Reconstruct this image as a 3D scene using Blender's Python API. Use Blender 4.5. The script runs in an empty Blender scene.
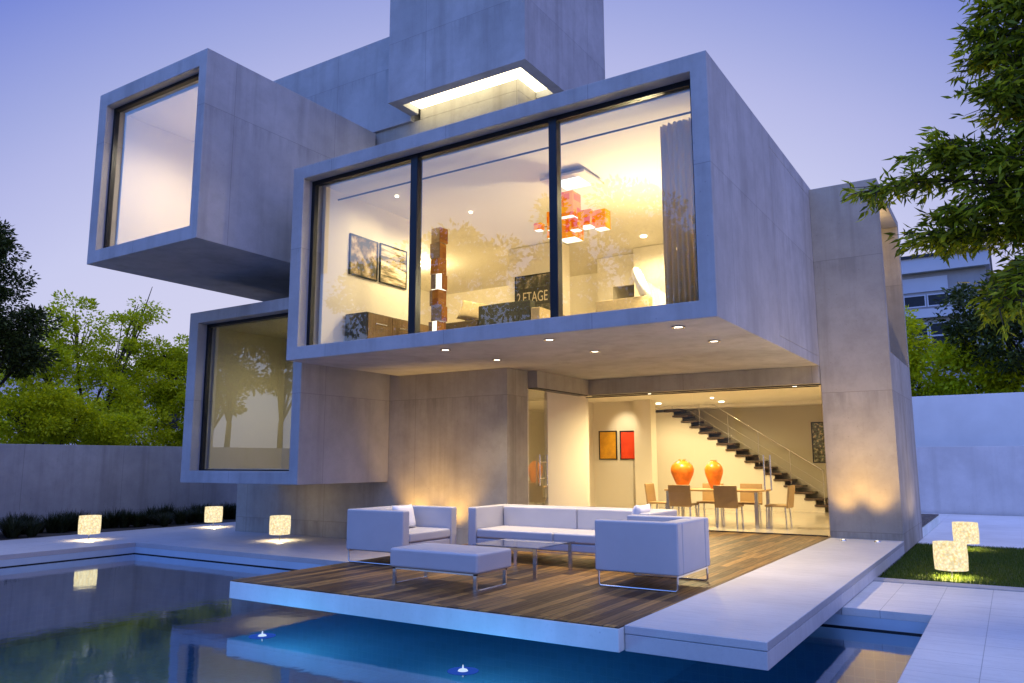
import bpy, bmesh, math, random
import numpy as np
from mathutils import Vector, Matrix
S = bpy.context.scene
COL = S.collection
R = math.radians
RNG = np.random.default_rng(7)
random.seed(7)

# ------------------------------------------------------------------ mesh collector
class MB:
    def __init__(s): s.v = []; s.f = []; s.sm = []
    def add(s, vs, fs, smooth=False):
        o = len(s.v); s.v += [tuple(v) for v in vs]
        s.f += [tuple(i + o for i in f) for f in fs]; s.sm += [smooth] * len(fs); return s
    def box(s, x0, x1, y0, y1, z0, z1):
        v = [(x, y, z) for z in (z0, z1) for y in (y0, y1) for x in (x0, x1)]
        return s.add(v, [(0,2,3,1),(4,5,7,6),(0,1,5,4),(2,6,7,3),(0,4,6,2),(1,3,7,5)])
    def prism(s, pts, y0, y1):                       # polygon in XZ, extruded along Y
        n = len(pts)
        v = [(x, y0, z) for x, z in pts] + [(x, y1, z) for x, z in pts]
        return s.add(v, [tuple(range(n)), tuple(range(2*n-1, n-1, -1))] + [(i, i+n, (i+1)%n+n, (i+1)%n) for i in range(n)])
    def lathe(s, prof, c=(0,0,0), n=32, cap=True):
        v = []; f = []
        for r, z in prof:
            for k in range(n):
                a = 2*math.pi*k/n; v.append((c[0]+r*math.cos(a), c[1]+r*math.sin(a), c[2]+z))
        m = len(prof)
        for i in range(m-1):
            for k in range(n):
                f.append((i*n+k, i*n+(k+1)%n, (i+1)*n+(k+1)%n, (i+1)*n+k))
        s.add(v, f, True)
        if cap:
            s.add(v[:n], [tuple(range(n-1, -1, -1))]); s.add(v[-n:], [tuple(range(n))])
        return s
    def tube(s, pts, rad, n=8, cap=True):
        pts = [Vector(p) for p in pts]
        if not hasattr(rad, '__len__'): rad = [rad]*len(pts)
        v = []; f = []; u = None
        for i, p in enumerate(pts):
            d = (pts[min(i+1, len(pts)-1)] - pts[max(i-1, 0)]).normalized()
            if u is None: u = d.orthogonal().normalized()
            u = (u - d*u.dot(d))
            u = u.normalized() if u.length > 1e-6 else d.orthogonal().normalized()
            w = d.cross(u)
            for k in range(n):
                a = 2*math.pi*k/n; q = p + (u*math.cos(a) + w*math.sin(a))*rad[i]; v.append(tuple(q))
        for i in range(len(pts)-1):
            for k in range(n): f.append((i*n+k, i*n+(k+1)%n, (i+1)*n+(k+1)%n, (i+1)*n+k))
        s.add(v, f, True)
        if cap: s.add(v[:n], [tuple(range(n-1,-1,-1))]); s.add(v[-n:], [tuple(range(n))])
        return s
    def hollow(s, mp, u0, u1, v0, v1, w1, iu0, iu1, iv0, iv1, iw):
        # block with one open recess; (u,v) across the opening, w inward; mp maps to world
        o = [(u0,v0),(u1,v0),(u1,v1),(u0,v1)]; i = [(iu0,iv0),(iu1,iv0),(iu1,iv1),(iu0,iv1)]
        v = [(*p,0) for p in o] + [(*p,w1) for p in o] + [(*p,0) for p in i] + [(*p,iw) for p in i]
        f = []
        for k in range(4):
            j = (k+1) % 4
            f += [(k, j, 8+j, 8+k), (k, 4+k, 4+j, j), (8+k, 8+j, 12+j, 12+k)]
        f += [(4,7,6,5), (12,13,14,15)]
        return s.add([mp(*p) for p in v], f)
    def build(s, name, mat, parent=None, bevel=0, seg=2, loc=None, autosmooth=False):
        me = bpy.data.meshes.new(name)
        off = Vector((0,0,0))
        p = parent
        while p is not None: off += p.location; p = p.parent
        if loc is not None: off = off + Vector(loc)
        me.from_pydata([tuple(Vector(q)-off) for q in s.v], [], s.f)
        me.polygons.foreach_set('use_smooth', s.sm)
        bm = bmesh.new(); bm.from_mesh(me); bmesh.ops.recalc_face_normals(bm, faces=bm.faces[:]); bm.to_mesh(me); bm.free()
        me.materials.append(mat)
        o = bpy.data.objects.new(name, me); COL.objects.link(o)
        if parent is not None: o.parent = parent
        if loc is not None: o.location = loc
        if bevel:
            m = o.modifiers.new('bevel', 'BEVEL'); m.width = bevel; m.segments = seg; m.limit_method = 'ANGLE'; m.angle_limit = R(40)
            if seg > 2:
                me.polygons.foreach_set('use_smooth', [True]*len(me.polygons))
                m.harden_normals = True
        return o

def tag(o, label=None, cat=None, group=None, kind=None):
    if label: o['label'] = label
    if cat: o['category'] = cat
    if group: o['group'] = group
    if kind: o['kind'] = kind
    return o
def thing(name, label, cat, loc=(0,0,0), rz=0, group=None):
    o = bpy.data.objects.new(name, None); COL.objects.link(o); o.location = loc; o.rotation_euler.z = rz
    o.empty_display_size = .2
    return tag(o, label, cat, group)
def copy_tree(o, parent=None):
    c = o.copy(); COL.objects.link(c)
    if parent is not None: c.parent = parent
    for ch in list(o.children): copy_tree(ch, c)
    return c
def np_mesh(name, V, F, mat, parent=None, smooth=False):
    me = bpy.data.meshes.new(name); k = F.shape[1]
    off = np.array(parent.location) if parent is not None else np.zeros(3)
    V = V - off
    me.vertices.add(len(V)); me.vertices.foreach_set('co', V.astype(np.float32).ravel())
    me.loops.add(F.size); me.loops.foreach_set('vertex_index', F.astype(np.int32).ravel())
    me.polygons.add(len(F)); me.polygons.foreach_set('loop_start', np.arange(0, F.size, k, dtype=np.int32))
    me.polygons.foreach_set('loop_total', np.full(len(F), k, dtype=np.int32))
    me.update(calc_edges=True); me.materials.append(mat)
    o = bpy.data.objects.new(name, me); COL.objects.link(o)
    if parent is not None: o.parent = parent
    return o

# ------------------------------------------------------------------ materials
class NT:
    def __init__(s, name):
        s.m = bpy.data.materials.new(name); s.m.use_nodes = True; s.t = s.m.node_tree; s.t.nodes.clear()
        s.out = s.n('ShaderNodeOutputMaterial')
    def n(s, typ, **kw):
        nd = s.t.nodes.new(typ)
        for k, v in kw.items():
            if k[0] == '_': nd.inputs[k[1:].replace('_', ' ')].default_value = v
            else: setattr(nd, k, v)
        return nd
    def l(s, a, b): s.t.links.new(a, b)
    def math(s, op, a, b=None, clamp=False):
        nd = s.n('ShaderNodeMath', operation=op); nd.use_clamp = clamp
        for i, x in enumerate((a, b)):
            if x is None: continue
            if isinstance(x, (int, float)): nd.inputs[i].default_value = x
            else: s.l(x, nd.inputs[i])
        return nd.outputs[0]
    def mix(s, fac, a, b, mode='MIX'):
        nd = s.n('ShaderNodeMix', data_type='RGBA', blend_type=mode)
        for i, x in ((0, fac), (6, a), (7, b)):
            if isinstance(x, (int, float)): nd.inputs[i].default_value = x
            elif isinstance(x, tuple): nd.inputs[i].default_value = (*x, 1) if len(x) == 3 else x
            else: s.l(x, nd.inputs[i])
        return nd.outputs[2]
    def noise(s, vec, scale, detail=4, rough=.55, out=0):
        nd = s.n('ShaderNodeTexNoise'); nd.inputs['Scale'].default_value = scale; nd.inputs['Detail'].default_value = detail
        nd.inputs['Roughness'].default_value = rough
        if vec is not None: s.l(vec, nd.inputs['Vector'])
        return nd.outputs[out]
    def ramp(s, fac, stops, interp='LINEAR'):
        nd = s.n('ShaderNodeValToRGB'); cr = nd.color_ramp; cr.interpolation = interp
        while len(cr.elements) < len(stops): cr.elements.new(.5)
        for e, (p, c) in zip(cr.elements, stops):
            e.position = p; e.color = (c, c, c, 1) if isinstance(c, (int, float)) else (*c, 1)
        s.l(fac, nd.inputs[0]); return nd.outputs[0]
    def pos(s): return s.n('ShaderNodeNewGeometry').outputs['Position']
    def scale(s, vec, v):
        nd = s.n('ShaderNodeVectorMath', operation='MULTIPLY'); s.l(vec, nd.inputs[0]); nd.inputs[1].default_value = v; return nd.outputs[0]
    def bsdf(s, color, rough=.6, metal=0, spec=.5, bump=None, bstr=.2, bdist=.01, **kw):
        b = s.n('ShaderNodeBsdfPrincipled')
        for k, x in (('Base Color', color), ('Roughness', rough), ('Metallic', metal), ('Specular IOR Level', spec)):
            if isinstance(x, tuple): b.inputs[k].default_value = (*x, 1)
            elif isinstance(x, (int, float)): b.inputs[k].default_value = x
            else: s.l(x, b.inputs[k])
        for k, x in kw.items(): b.inputs[k.replace('_', ' ')].default_value = x
        if bump is not None:
            bp = s.n('ShaderNodeBump'); bp.inputs['Strength'].default_value = bstr; bp.inputs['Distance'].default_value = bdist
            s.l(bump, bp.inputs['Height']); s.l(bp.outputs[0], b.inputs['Normal'])
        s.l(b.outputs[0], s.out.inputs[0]); return s.m

def concrete(name, base=(.5,.5,.5), stain=.5, joints=True, rough=.75, jz=2.55, wet=.0):
    t = NT(name); p = t.pos()
    sx = t.n('ShaderNodeSeparateXYZ'); t.l(p, sx.inputs[0]); x, y, z = sx.outputs
    big = t.noise(p, .55, 5, .6); med = t.noise(p, 2.6, 6, .65); fine = t.noise(p, 26, 4, .6)
    strk = t.noise(t.scale(p, (2.6, 2.6, .16)), 1.0, 5, .6)
    c = t.mix(t.ramp(big, [(.33, 0.), (.68, 1.)]), tuple(k*.82 for k in base), tuple(min(.9, k*1.1) for k in base))
    c = t.mix(t.math('MULTIPLY', t.ramp(med, [(.42, 0.), (.72, 1.)]), .45*stain), c, tuple(k*.62 for k in base))
    c = t.mix(t.math('MULTIPLY', t.ramp(strk, [(.5, 0.), (.70, 1.)]), .5*stain), c, (base[0]*.52, base[1]*.5, base[2]*.47))
    c = t.mix(t.math('MULTIPLY', t.ramp(fine, [(.55, 0.), (.75, 1.)]), .18), c, tuple(k*.55 for k in base))
    pits = t.n('ShaderNodeTexVoronoi'); pits.inputs['Scale'].default_value = 5.5; t.l(p, pits.inputs['Vector'])
    pit = t.math('LESS_THAN', pits.outputs['Distance'], .055)
    c = t.mix(t.math('MULTIPLY', pit, .35), c, tuple(k*.4 for k in base))
    h = fine
    if joints:
        s1 = t.math('ADD', x, y)
        j1 = t.math('LESS_THAN', t.math('FRACT', t.math('MULTIPLY', t.math('ADD', s1, .37), 1/2.44)), .0045)
        zz = t.math('ADD', z, 10*2.44 - jz)
        j2 = t.math('LESS_THAN', t.math('FRACT', t.math('MULTIPLY', zz, 1/2.44)), .004)
        zf = t.math('FRACT', t.math('MULTIPLY', zz, 1/2.44))
        geo = t.n('ShaderNodeNewGeometry'); nz = t.n('ShaderNodeSeparateXYZ'); t.l(geo.outputs['Normal'], nz.inputs[0])
        vert = t.math('LESS_THAN', t.math('ABSOLUTE', nz.outputs[2]), .5)
        j = t.math('MULTIPLY', t.math('MAXIMUM', j1, j2), vert)
        c = t.mix(t.math('MULTIPLY', j, .5), c, tuple(k*.35 for k in base))
        drip = t.math('MULTIPLY', t.ramp(zf, [(.80, 0.), (.995, 1.)]), t.ramp(t.noise(t.scale(p, (5, 5, .5)), 1.0, 5, .7), [(.45, 0.), (.66, 1.)]))
        c = t.mix(t.math('MULTIPLY', t.math('MULTIPLY', drip, vert), .55*stain), c, tuple(k*.45 for k in base))
    r = t.ramp(med, [(.3, rough-.12), (.7, rough+.08)])
    return t.bsdf(c, r, spec=.35, bump=h, bstr=.25, bdist=.004)

def plain(name, col, rough=.5, metal=0, spec=.5, var=.12, scale=6, bump=0, **kw):
    t = NT(name); tc = t.n('ShaderNodeTexCoord').outputs['Object']
    nz = t.noise(tc, scale, 5, .6)
    c = t.mix(t.ramp(nz, [(.3, 0.), (.7, 1.)]), tuple(k*(1-var) for k in col), tuple(min(1, k*(1+var)) for k in col))
    f = t.noise(tc, scale*18, 3, .6)
    return t.bsdf(c, rough, metal, spec, bump=f if bump else None, bstr=bump, bdist=.003, **kw)
def emit(name, col, strength):
    t = NT(name); e = t.n('ShaderNodeEmission'); e.inputs[0].default_value = (*col, 1); e.inputs[1].default_value = strength
    t.l(e.outputs[0], t.out.inputs[0]); return t.m
def glass(name, gain=1.0, add=.02, tint=(.93,.95,.94)):
    t = NT(name); f = t.n('ShaderNodeFresnel'); f.inputs[0].default_value = 1.5
    bf = t.n('ShaderNodeNewGeometry').outputs['Backfacing']
    fac = t.math('MULTIPLY', t.math('ADD', t.math('MULTIPLY', f.outputs[0], gain), add, True), t.math('SUBTRACT', 1.0, bf))
    a = t.n('ShaderNodeBsdfTransparent'); a.inputs[0].default_value = (*tint, 1)
    g = t.n('ShaderNodeBsdfGlossy'); g.inputs['Roughness'].default_value = .0; g.inputs[0].default_value = (1,1,1,1)
    m = t.n('ShaderNodeMixShader'); t.l(fac, m.inputs[0]); t.l(a.outputs[0], m.inputs[1]); t.l(g.outputs[0], m.inputs[2])
    t.l(m.outputs[0], t.out.inputs[0]); return t.m
def leafmat(name, c1, c2, trans=.35):
    t = NT(name); g = t.n('ShaderNodeNewGeometry')
    c = t.mix(g.outputs['Random Per Island'], c1, c2)
    d = t.n('ShaderNodeBsdfPrincipled'); d.inputs['Roughness'].default_value = .55; d.inputs['Specular IOR Level'].default_value = .3
    tr = t.n('ShaderNodeBsdfTranslucent'); t.l(c, d.inputs['Base Color'])
    t.l(t.mix(1.0, c, (1.25, 1.15, .5), 'MULTIPLY'), tr.inputs[0])
    m = t.n('ShaderNodeMixShader'); m.inputs[0].default_value = trans
    t.l(d.outputs[0], m.inputs[1]); t.l(tr.outputs[0], m.inputs[2]); t.l(m.outputs[0], t.out.inputs[0]); return t.m
def woodmat(name, c1, c2, rough=.45, along='y', bw=1.7, bh=.115, gap=.006):
    t = NT(name); p = t.pos(); sx = t.n('ShaderNodeSeparateXYZ'); t.l(p, sx.inputs[0])
    cb = t.n('ShaderNodeCombineXYZ')
    a, b = (1, 0) if along == 'y' else (0, 1)
    t.l(sx.outputs[a], cb.inputs[0]); t.l(sx.outputs[b], cb.inputs[1])
    br = t.n('ShaderNodeTexBrick'); t.l(cb.outputs[0], br.inputs['Vector'])
    br.inputs['Color1'].default_value = (0,0,0,1); br.inputs['Color2'].default_value = (1,1,1,1); br.inputs['Mortar'].default_value = (.5,.5,.5,1)
    br.inputs['Scale'].default_value = 1; br.inputs['Mortar Size'].default_value = gap; br.inputs['Brick Width'].default_value = bw; br.inputs['Row Height'].default_value = bh
    br.inputs['Bias'].default_value = -.1; br.offset = .37; br.offset_frequency = 2
    grain = t.noise(t.scale(cb.outputs[0], (1.3, 22, 1)), 1.6, 6, .65)
    c = t.mix(t.ramp(br.outputs['Color'], [(0., 0.), (1., 1.)]), c1, c2)
    c = t.mix(t.math('MULTIPLY', t.ramp(grain, [(.38, 0.), (.72, 1.)]), .6), c, tuple(k*.38 for k in c1))
    c = t.mix(br.outputs['Fac'], c, (.012, .008, .005))
    h = t.math('SUBTRACT', grain, t.math('MULTIPLY', br.outputs['Fac'], 3.0))
    return t.bsdf(c, t.ramp(grain, [(.3, rough-.1), (.7, rough+.12)]), spec=.5, bump=h, bstr=.25, bdist=.004)

M = {}
M['conc']   = concrete('house_concrete', (.44,.44,.45), .8)
M['concw']  = concrete('warm_tinted_concrete', (.40,.375,.325), 1.0)
M['slab']   = concrete('pale_slab_concrete', (.78,.88,.80), .3, joints=False, rough=.6)
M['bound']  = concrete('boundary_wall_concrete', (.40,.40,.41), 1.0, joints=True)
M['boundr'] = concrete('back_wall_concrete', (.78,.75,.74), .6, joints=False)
M['kerb']   = concrete('kerb_concrete', (.42,.41,.41), .7, joints=False)
M['white']  = plain('white_render', (.90,.87,.85), .8, var=.05, scale=1.2)
M['paint']  = plain('warm_white_paint', (.76,.70,.60), .7, var=.03, scale=.8)
M['ceil']   = plain('white_ceiling_paint', (.80,.75,.66), .75, var=.02, scale=.8)
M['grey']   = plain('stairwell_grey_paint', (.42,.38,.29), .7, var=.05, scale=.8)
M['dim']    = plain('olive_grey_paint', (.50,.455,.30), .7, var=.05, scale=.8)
M['floor']  = plain('polished_stone_floor', (.62,.55,.44), .14, var=.06, scale=1.0)
M['frame']  = plain('dark_window_metal', (.018,.022,.03), .35, .6)
M['steel']  = plain('chrome_steel', (.72,.72,.72), .16, 1.0, var=.04)
M['leather']= plain('white_leather', (.47,.47,.49), .45, var=.04, scale=3, bump=.05)
M['cush']   = plain('white_cotton', (.82,.81,.80), .8, var=.03)
M['glass']  = glass('clear_window_glass', 1.75, .05)
M['sglass'] = glass('side_window_glass', 2.2, .07)
M['fglass'] = glass('dining_front_glass', .45, .0, (.97,.98,.97))
M['door']   = glass('door_glass', 1.3, .16)
M['tglass'] = glass('table_glass', 1.0, .03, (.72,.76,.8))
M['deck']   = woodmat('deck_boards', (.065,.030,.009), (.44,.235,.06), .42)
M['sidedeck']= woodmat('side_deck_boards', (.05,.03,.02), (.1,.07,.045), .5)
M['tread']  = plain('dark_stair_wood', (.075,.042,.022), .45, var=.25, scale=8)
M['cab']    = woodmat('cabinet_wood', (.20,.115,.045), (.27,.16,.07), .5, along='x', bw=3, bh=.4, gap=.002)
M['cabside']= plain('cabinet_grey_side', (.085,.08,.06), .5)
M['tablew'] = plain('light_oak', (.50,.31,.13), .35, var=.15, scale=5)
M['chairw'] = plain('brown_chair_leather', (.38,.24,.10), .5, var=.1)
M['orange'] = plain('orange_ceramic', (.72,.20,.012), .35, var=.25, scale=7)
M['sofad']  = plain('dark_sofa_fabric', (.05,.052,.042), .9, var=.15, scale=20)
M['sofat']  = plain('tan_sofa_fabric', (.42,.33,.19), .9, var=.1, scale=20)
M['sofab']  = plain('brown_sofa_fabric', (.10,.07,.04), .9, var=.1, scale=20)
M['curt']   = leafmat('sheer_grey_curtain_fabric', (.74,.67,.54), (.74,.67,.54), .27)
M['warm']   = emit('warm_lamp_glow', (1, .78, .45), 14)
M['warml']  = emit('warm_lens_glow', (1, .86, .62), 9)
M['cove']   = emit('cove_light_panel', (1, .87, .55), 5.5)
M['poolg']  = emit('pool_lens_glow', (.55, .70, 1), 1.1)
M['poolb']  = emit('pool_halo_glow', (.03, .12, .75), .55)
M['bark']   = plain('tree_bark', (.055,.042,.03), .9, var=.35, scale=9, bump=.6)
M['barkd']  = plain('dark_tree_bark', (.03,.025,.02), .9, var=.3, scale=9, bump=.6)
M['leafg']  = leafmat('bright_green_leaves', (.32,.39,.005), (.72,.76,.018), .48)
M['leafd']  = leafmat('dark_green_leaves', (.016,.028,.005), (.085,.115,.016), .15)
M['leafm']  = leafmat('mid_green_leaves', (.05,.09,.012), (.13,.2,.028), .3)
M['leafr']  = leafmat('maple_leaves', (.05,.085,.004), (.40,.47,.015), .35)
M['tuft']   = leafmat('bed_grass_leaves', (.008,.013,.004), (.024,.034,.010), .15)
M['blade']  = leafmat('lawn_blades', (.045,.085,.010), (.12,.18,.022), .3)
M['soil']   = plain('dark_soil', (.03,.025,.02), .95, var=.3, scale=5, bump=.5)
M['nbwall'] = concrete('neighbour_building_render', (.40,.385,.385), .4, joints=False)
M['nbband'] = plain('neighbour_band_paint', (.58,.58,.62), .7, var=.05, scale=.6)
M['ground'] = plain('far_ground_grass', (.05,.07,.025), .95, var=.3, scale=.7)
M['lawnbase']= plain('lawn_soil', (.03,.045,.012), .95, var=.3, scale=6)
M['blackart']= plain('black_poster_ink', (.02,.02,.018), .5)

def tilemat(name, base, tx, ty, rough=.45, gap=.008, ox=0, oy=0, gcol=.25, stain=.3):
    t = NT(name); p = t.pos(); sx = t.n('ShaderNodeSeparateXYZ'); t.l(p, sx.inputs[0])
    g = None
    for ax, size, off in ((0, tx, ox), (1, ty, oy)):
        fr = t.math('FRACT', t.math('MULTIPLY', t.math('ADD', sx.outputs[ax], 100*size - off), 1/size))
        q = t.math('LESS_THAN', fr, gap/size)
        g = q if g is None else t.math('MAXIMUM', g, q)
    b = t.noise(p, .9, 5, .6); f = t.noise(t.scale(p, (1, 5, 1)), 3, 6, .7); ff = t.noise(p, 40, 3, .6)
    c = t.mix(t.ramp(b, [(.3, 0.), (.7, 1.)]), tuple(k*.88 for k in base), tuple(min(.92, k*1.08) for k in base))
    c = t.mix(t.math('MULTIPLY', t.ramp(f, [(.5, 0.), (.75, 1.)]), stain), c, tuple(k*.6 for k in base))
    c = t.mix(t.math('MULTIPLY', t.ramp(ff, [(.5, 0.), (.8, 1.)]), .2), c, tuple(k*.6 for k in base))
    c = t.mix(t.math('MULTIPLY', g, .75), c, tuple(k*gcol for k in base))
    return t.bsdf(c, t.ramp(f, [(.3, rough-.1), (.7, rough+.12)]), spec=.5, bump=t.math('SUBTRACT', ff, t.math('MULTIPLY', g, 2.0)), bstr=.2, bdist=.004)
M['terr'] = tilemat('terrace_stone', (.50,.48,.48), 2.2, 2.2, .48, .004, stain=.2, gcol=.6)
M['pave'] = tilemat('pavement_slabs', (.70,.68,.65), .49, .40, .5, .0065, -.343, 9.2, gcol=.4)
M['walk'] = tilemat('walkway_slabs', (.56,.555,.55), 4.0, 3.1, .5, .004, -1.674, 6.2, gcol=.6)
M['farpave'] = tilemat('far_pavement', (.72,.72,.75), 3.0, 3.0, .6, .004, gcol=.7)

def pooltile():
    t = NT('pool_mosaic'); p = t.pos(); sx = t.n('ShaderNodeSeparateXYZ'); t.l(p, sx.inputs[0]); g = None
    for ax in range(3):
        q = t.math('LESS_THAN', t.math('FRACT', t.math('MULTIPLY', t.math('ADD', sx.outputs[ax], 50.013), 1/.1)), .1)
        g = q if g is None else t.math('MAXIMUM', g, q)
    v = t.n('ShaderNodeTexWhiteNoise', noise_dimensions='3D')
    sn = t.n('ShaderNodeVectorMath', operation='SNAP'); t.l(p, sn.inputs[0]); sn.inputs[1].default_value = (.1,.1,.1); t.l(sn.outputs[0], v.inputs['Vector'])
    c = t.mix(v.outputs['Value'], (.03,.17,.36), (.06,.26,.48))
    c = t.mix(t.math('MULTIPLY', g, .8), c, (.20,.36,.52))
    return t.bsdf(c, .3, spec=.5)
M['ptile'] = pooltile()
M['band'] = plain('pool_wall_plaster', (.50,.60,.68), .5, var=.06, scale=2)
def watermat():
    t = NT('pool_water_surface'); p = t.pos()
    h = t.noise(t.scale(p, (1, 1, 1)), 2.4, 3, .55); h2 = t.noise(p, 14, 2, .5)
    bp = t.n('ShaderNodeBump'); bp.inputs['Strength'].default_value = .035; bp.inputs['Distance'].default_value = .05
    t.l(t.math('ADD', h, t.math('MULTIPLY', h2, .12)), bp.inputs['Height'])
    f = t.n('ShaderNodeFresnel'); f.inputs[0].default_value = 1.36; t.l(bp.outputs[0], f.inputs['Normal'])
    g = t.n('ShaderNodeBsdfGlossy'); g.inputs['Roughness'].default_value = .055; g.inputs[0].default_value = (.88,.95,1,1); t.l(bp.outputs[0], g.inputs['Normal'])
    a = t.n('ShaderNodeBsdfTransparent'); a.inputs[0].default_value = (.40,.70,.86,1)
    m = t.n('ShaderNodeMixShader'); t.l(t.math('ADD', t.math('MULTIPLY', f.outputs[0], 1.7), .06, True), m.inputs[0]); t.l(a.outputs[0], m.inputs[1]); t.l(g.outputs[0], m.inputs[2])
    t.l(m.outputs[0], t.out.inputs[0]); return t.m
M['water'] = watermat()
def shademat():
    t = NT('capiz_shell_shade'); tc = t.n('ShaderNodeTexCoord').outputs['Object']
    v = t.n('ShaderNodeTexVoronoi'); v.inputs['Scale'].default_value = 24; t.l(tc, v.inputs['Vector'])
    n = t.noise(tc, 34, 4, .75)
    c = t.mix(t.ramp(n, [(.34, 0.), (.64, 1.)]), (1,.70,.24), (1,.93,.70))
    e = t.n('ShaderNodeEmission'); t.l(c, e.inputs[0])
    t.l(t.math('ADD', t.math('MULTIPLY', t.ramp(v.outputs['Distance'], [(.1, 1.), (.8, .0)]), .45), .86), e.inputs[1])
    t.l(e.outputs[0], t.out.inputs[0]); return t.m
M['shade'] = shademat()
def cubemat(name, c1, c2, em):
    t = NT(name); tc = t.n('ShaderNodeTexCoord').outputs['Object']
    sn = t.n('ShaderNodeVectorMath', operation='SNAP'); t.l(tc, sn.inputs[0]); sn.inputs[1].default_value = (.11,.11,.11)
    wn = t.n('ShaderNodeTexWhiteNoise', noise_dimensions='3D'); t.l(sn.outputs[0], wn.inputs['Vector'])
    c = t.mix(wn.outputs['Value'], c1, c2)
    b = t.n('ShaderNodeBsdfPrincipled'); t.l(c, b.inputs['Base Color']); b.inputs['Roughness'].default_value = .4; b.inputs['Specular IOR Level'].default_value = .2
    t.l(t.mix(.78, c, (0,0,0)), b.inputs['Base Color']); t.l(c, b.inputs['Emission Color']); b.inputs['Emission Strength'].default_value = em
    t.l(b.outputs[0], t.out.inputs[0]); return t.m
M['cubeo'] = cubemat('orange_glowing_plexi', (.80,.09,.002), (.95,.36,.010), 1.15)
M['cubew'] = emit('white_lit_diffuser', (1,.93,.78), 2.2)
M['stacko'] = cubemat('orange_glowing_cube', (.42,.10,.01), (.75,.26,.03), .35)  # weak emission added so the orange cubes look lit
M['stackd'] = plain('grey_brown_cube', (.36,.22,.10), .6, var=.25, scale=14)
def artmat(name, stops, scale=3, detail=6, stretch=(1,1,1), emis=0):
    t = NT(name); tc = t.n('ShaderNodeTexCoord').outputs['Object']
    n = t.noise(t.scale(tc, stretch), scale, detail, .65)
    return t.bsdf(t.ramp(n, stops), .5)
M['artY'] = artmat('yellow_painting', [(.3,(.55,.24,.005)),(.7,(.85,.42,.01))], 5)
M['artR'] = artmat('red_painting', [(.3,(.70,.035,.006)),(.7,(.88,.08,.012))], 5)
M['art1'] = artmat('branch_photo_print', [(.42,(.015,.012,.008)),(.50,(.16,.10,.04)),(.58,(.38,.28,.15)),(.70,(.65,.56,.4))], 5.5, 8)
M['art2'] = artmat('pale_landscape_print', [(.38,(.05,.04,.025)),(.48,(.35,.28,.17)),(.60,(.75,.67,.52))], 3.0, 7, (1,.5,3.5))
M['art3'] = artmat('mosaic_painting', [(.38,(.02,.02,.015)),(.47,(.12,.10,.06)),(.53,(.05,.12,.08)),(.6,(.5,.38,.22))], 14, 5)
M['art4'] = artmat('mottled_poster_print', [(.44,(.02,.02,.015)),(.56,(.10,.09,.06)),(.66,(.42,.36,.26))], 4.5, 6)
M['ink'] = plain('cream_poster_ink', (.50,.43,.30), .6, var=.25, scale=16)

# ------------------------------------------------------------------ lights helper
def lamp(name, typ, loc, energy, col=(1,.76,.45), parent=None, **kw):
    d = bpy.data.lights.new(name, typ); d.energy = energy; d.color = col
    for k, v in kw.items():
        if k not in ('aim', 'rot'): setattr(d, k, v)
    o = bpy.data.objects.new(name, d); COL.objects.link(o)
    off = Vector((0,0,0)); p = parent
    while p is not None: off += p.location; p = p.parent
    o.location = Vector(loc) - off
    if parent is not None: o.parent = parent
    if 'aim' in kw:
        o.rotation_euler = (Vector(kw['aim']) - Vector(loc)).to_track_quat('-Z', 'Y').to_euler()
    return o
def spot(name, loc, aim, e, ang, blend=.6, col=(1,.76,.45), parent=None, rad=.03):
    return lamp(name, 'SPOT', loc, e, col, parent, aim=aim, spot_size=R(ang), spot_blend=blend, shadow_soft_size=rad)

# ------------------------------------------------------------------ camera
Cm = bpy.data.cameras.new('camera'); cam = bpy.data.objects.new('camera', Cm); COL.objects.link(cam); S.camera = cam
yaw, pitch, roll = R(32.495), R(8.734), R(-.144)
fw = Vector((-math.sin(yaw)*math.cos(pitch), math.cos(yaw)*math.cos(pitch), math.sin(pitch)))
r0 = Vector((math.cos(yaw), math.sin(yaw), 0)); u0 = r0.cross(fw)
rr = r0*math.cos(roll) + u0*math.sin(roll); uu = u0*math.cos(roll) - r0*math.sin(roll)
cam.matrix_world = Matrix(((rr.x,uu.x,-fw.x,0),(rr.y,uu.y,-fw.y,0),(rr.z,uu.z,-fw.z,1.35),(0,0,0,1)))
Cm.sensor_width = 36; Cm.lens = 778.2/1024*36; Cm.clip_end = 3000; Cm.clip_start = .05

# ------------------------------------------------------------------ world and sun
W = bpy.data.worlds.new('World'); S.world = W; W.use_nodes = True
nt = W.node_tree; nt.nodes.clear()
class WT(NT):
    def __init__(s): s.t = nt; s.out = s.n('ShaderNodeOutputWorld')
w = WT()
SUN_EL, SUN_AZ = R(4), R(100)           # low, from the +X side
sky = w.n('ShaderNodeTexSky', sky_type='NISHITA'); sky.sun_disc = False; sky.sun_elevation = SUN_EL; sky.sun_rotation = SUN_AZ
tc = w.n('ShaderNodeTexCoord').outputs['Generated']; sx = w.n('ShaderNodeSeparateXYZ'); w.l(tc, sx.inputs[0])
z = sx.outputs[2]
gd_ = w.n('ShaderNodeVectorMath', operation='DOT_PRODUCT'); w.l(tc, gd_.inputs[0]); gd_.inputs[1].default_value = (-.537, .843, 0)
q_ = w.math('ADD', w.math('MULTIPLY', z, .5), w.math('MULTIPLY', w.math('SUBTRACT', 1.0, gd_.outputs['Value']), 1.2))
rampA = w.ramp(q_, [(0,(.76,.74,.92)),(.24,(.66,.66,.92)),(.30,(.62,.635,.92)),(.39,(.49,.515,.86)),(.445,(.39,.435,.81)),(.565,(.20,.265,.73)),(1,(.12,.25,.85))])      # afterglow beyond the house
rampB = w.ramp(z, [(0,(.66,.66,.82)),(.10,(.55,.68,1.08)),(.3,(.38,.74,1.8)),(.6,(.24,.62,2.25)),(1,(.18,.38,1.25))])       # behind the viewer
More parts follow.
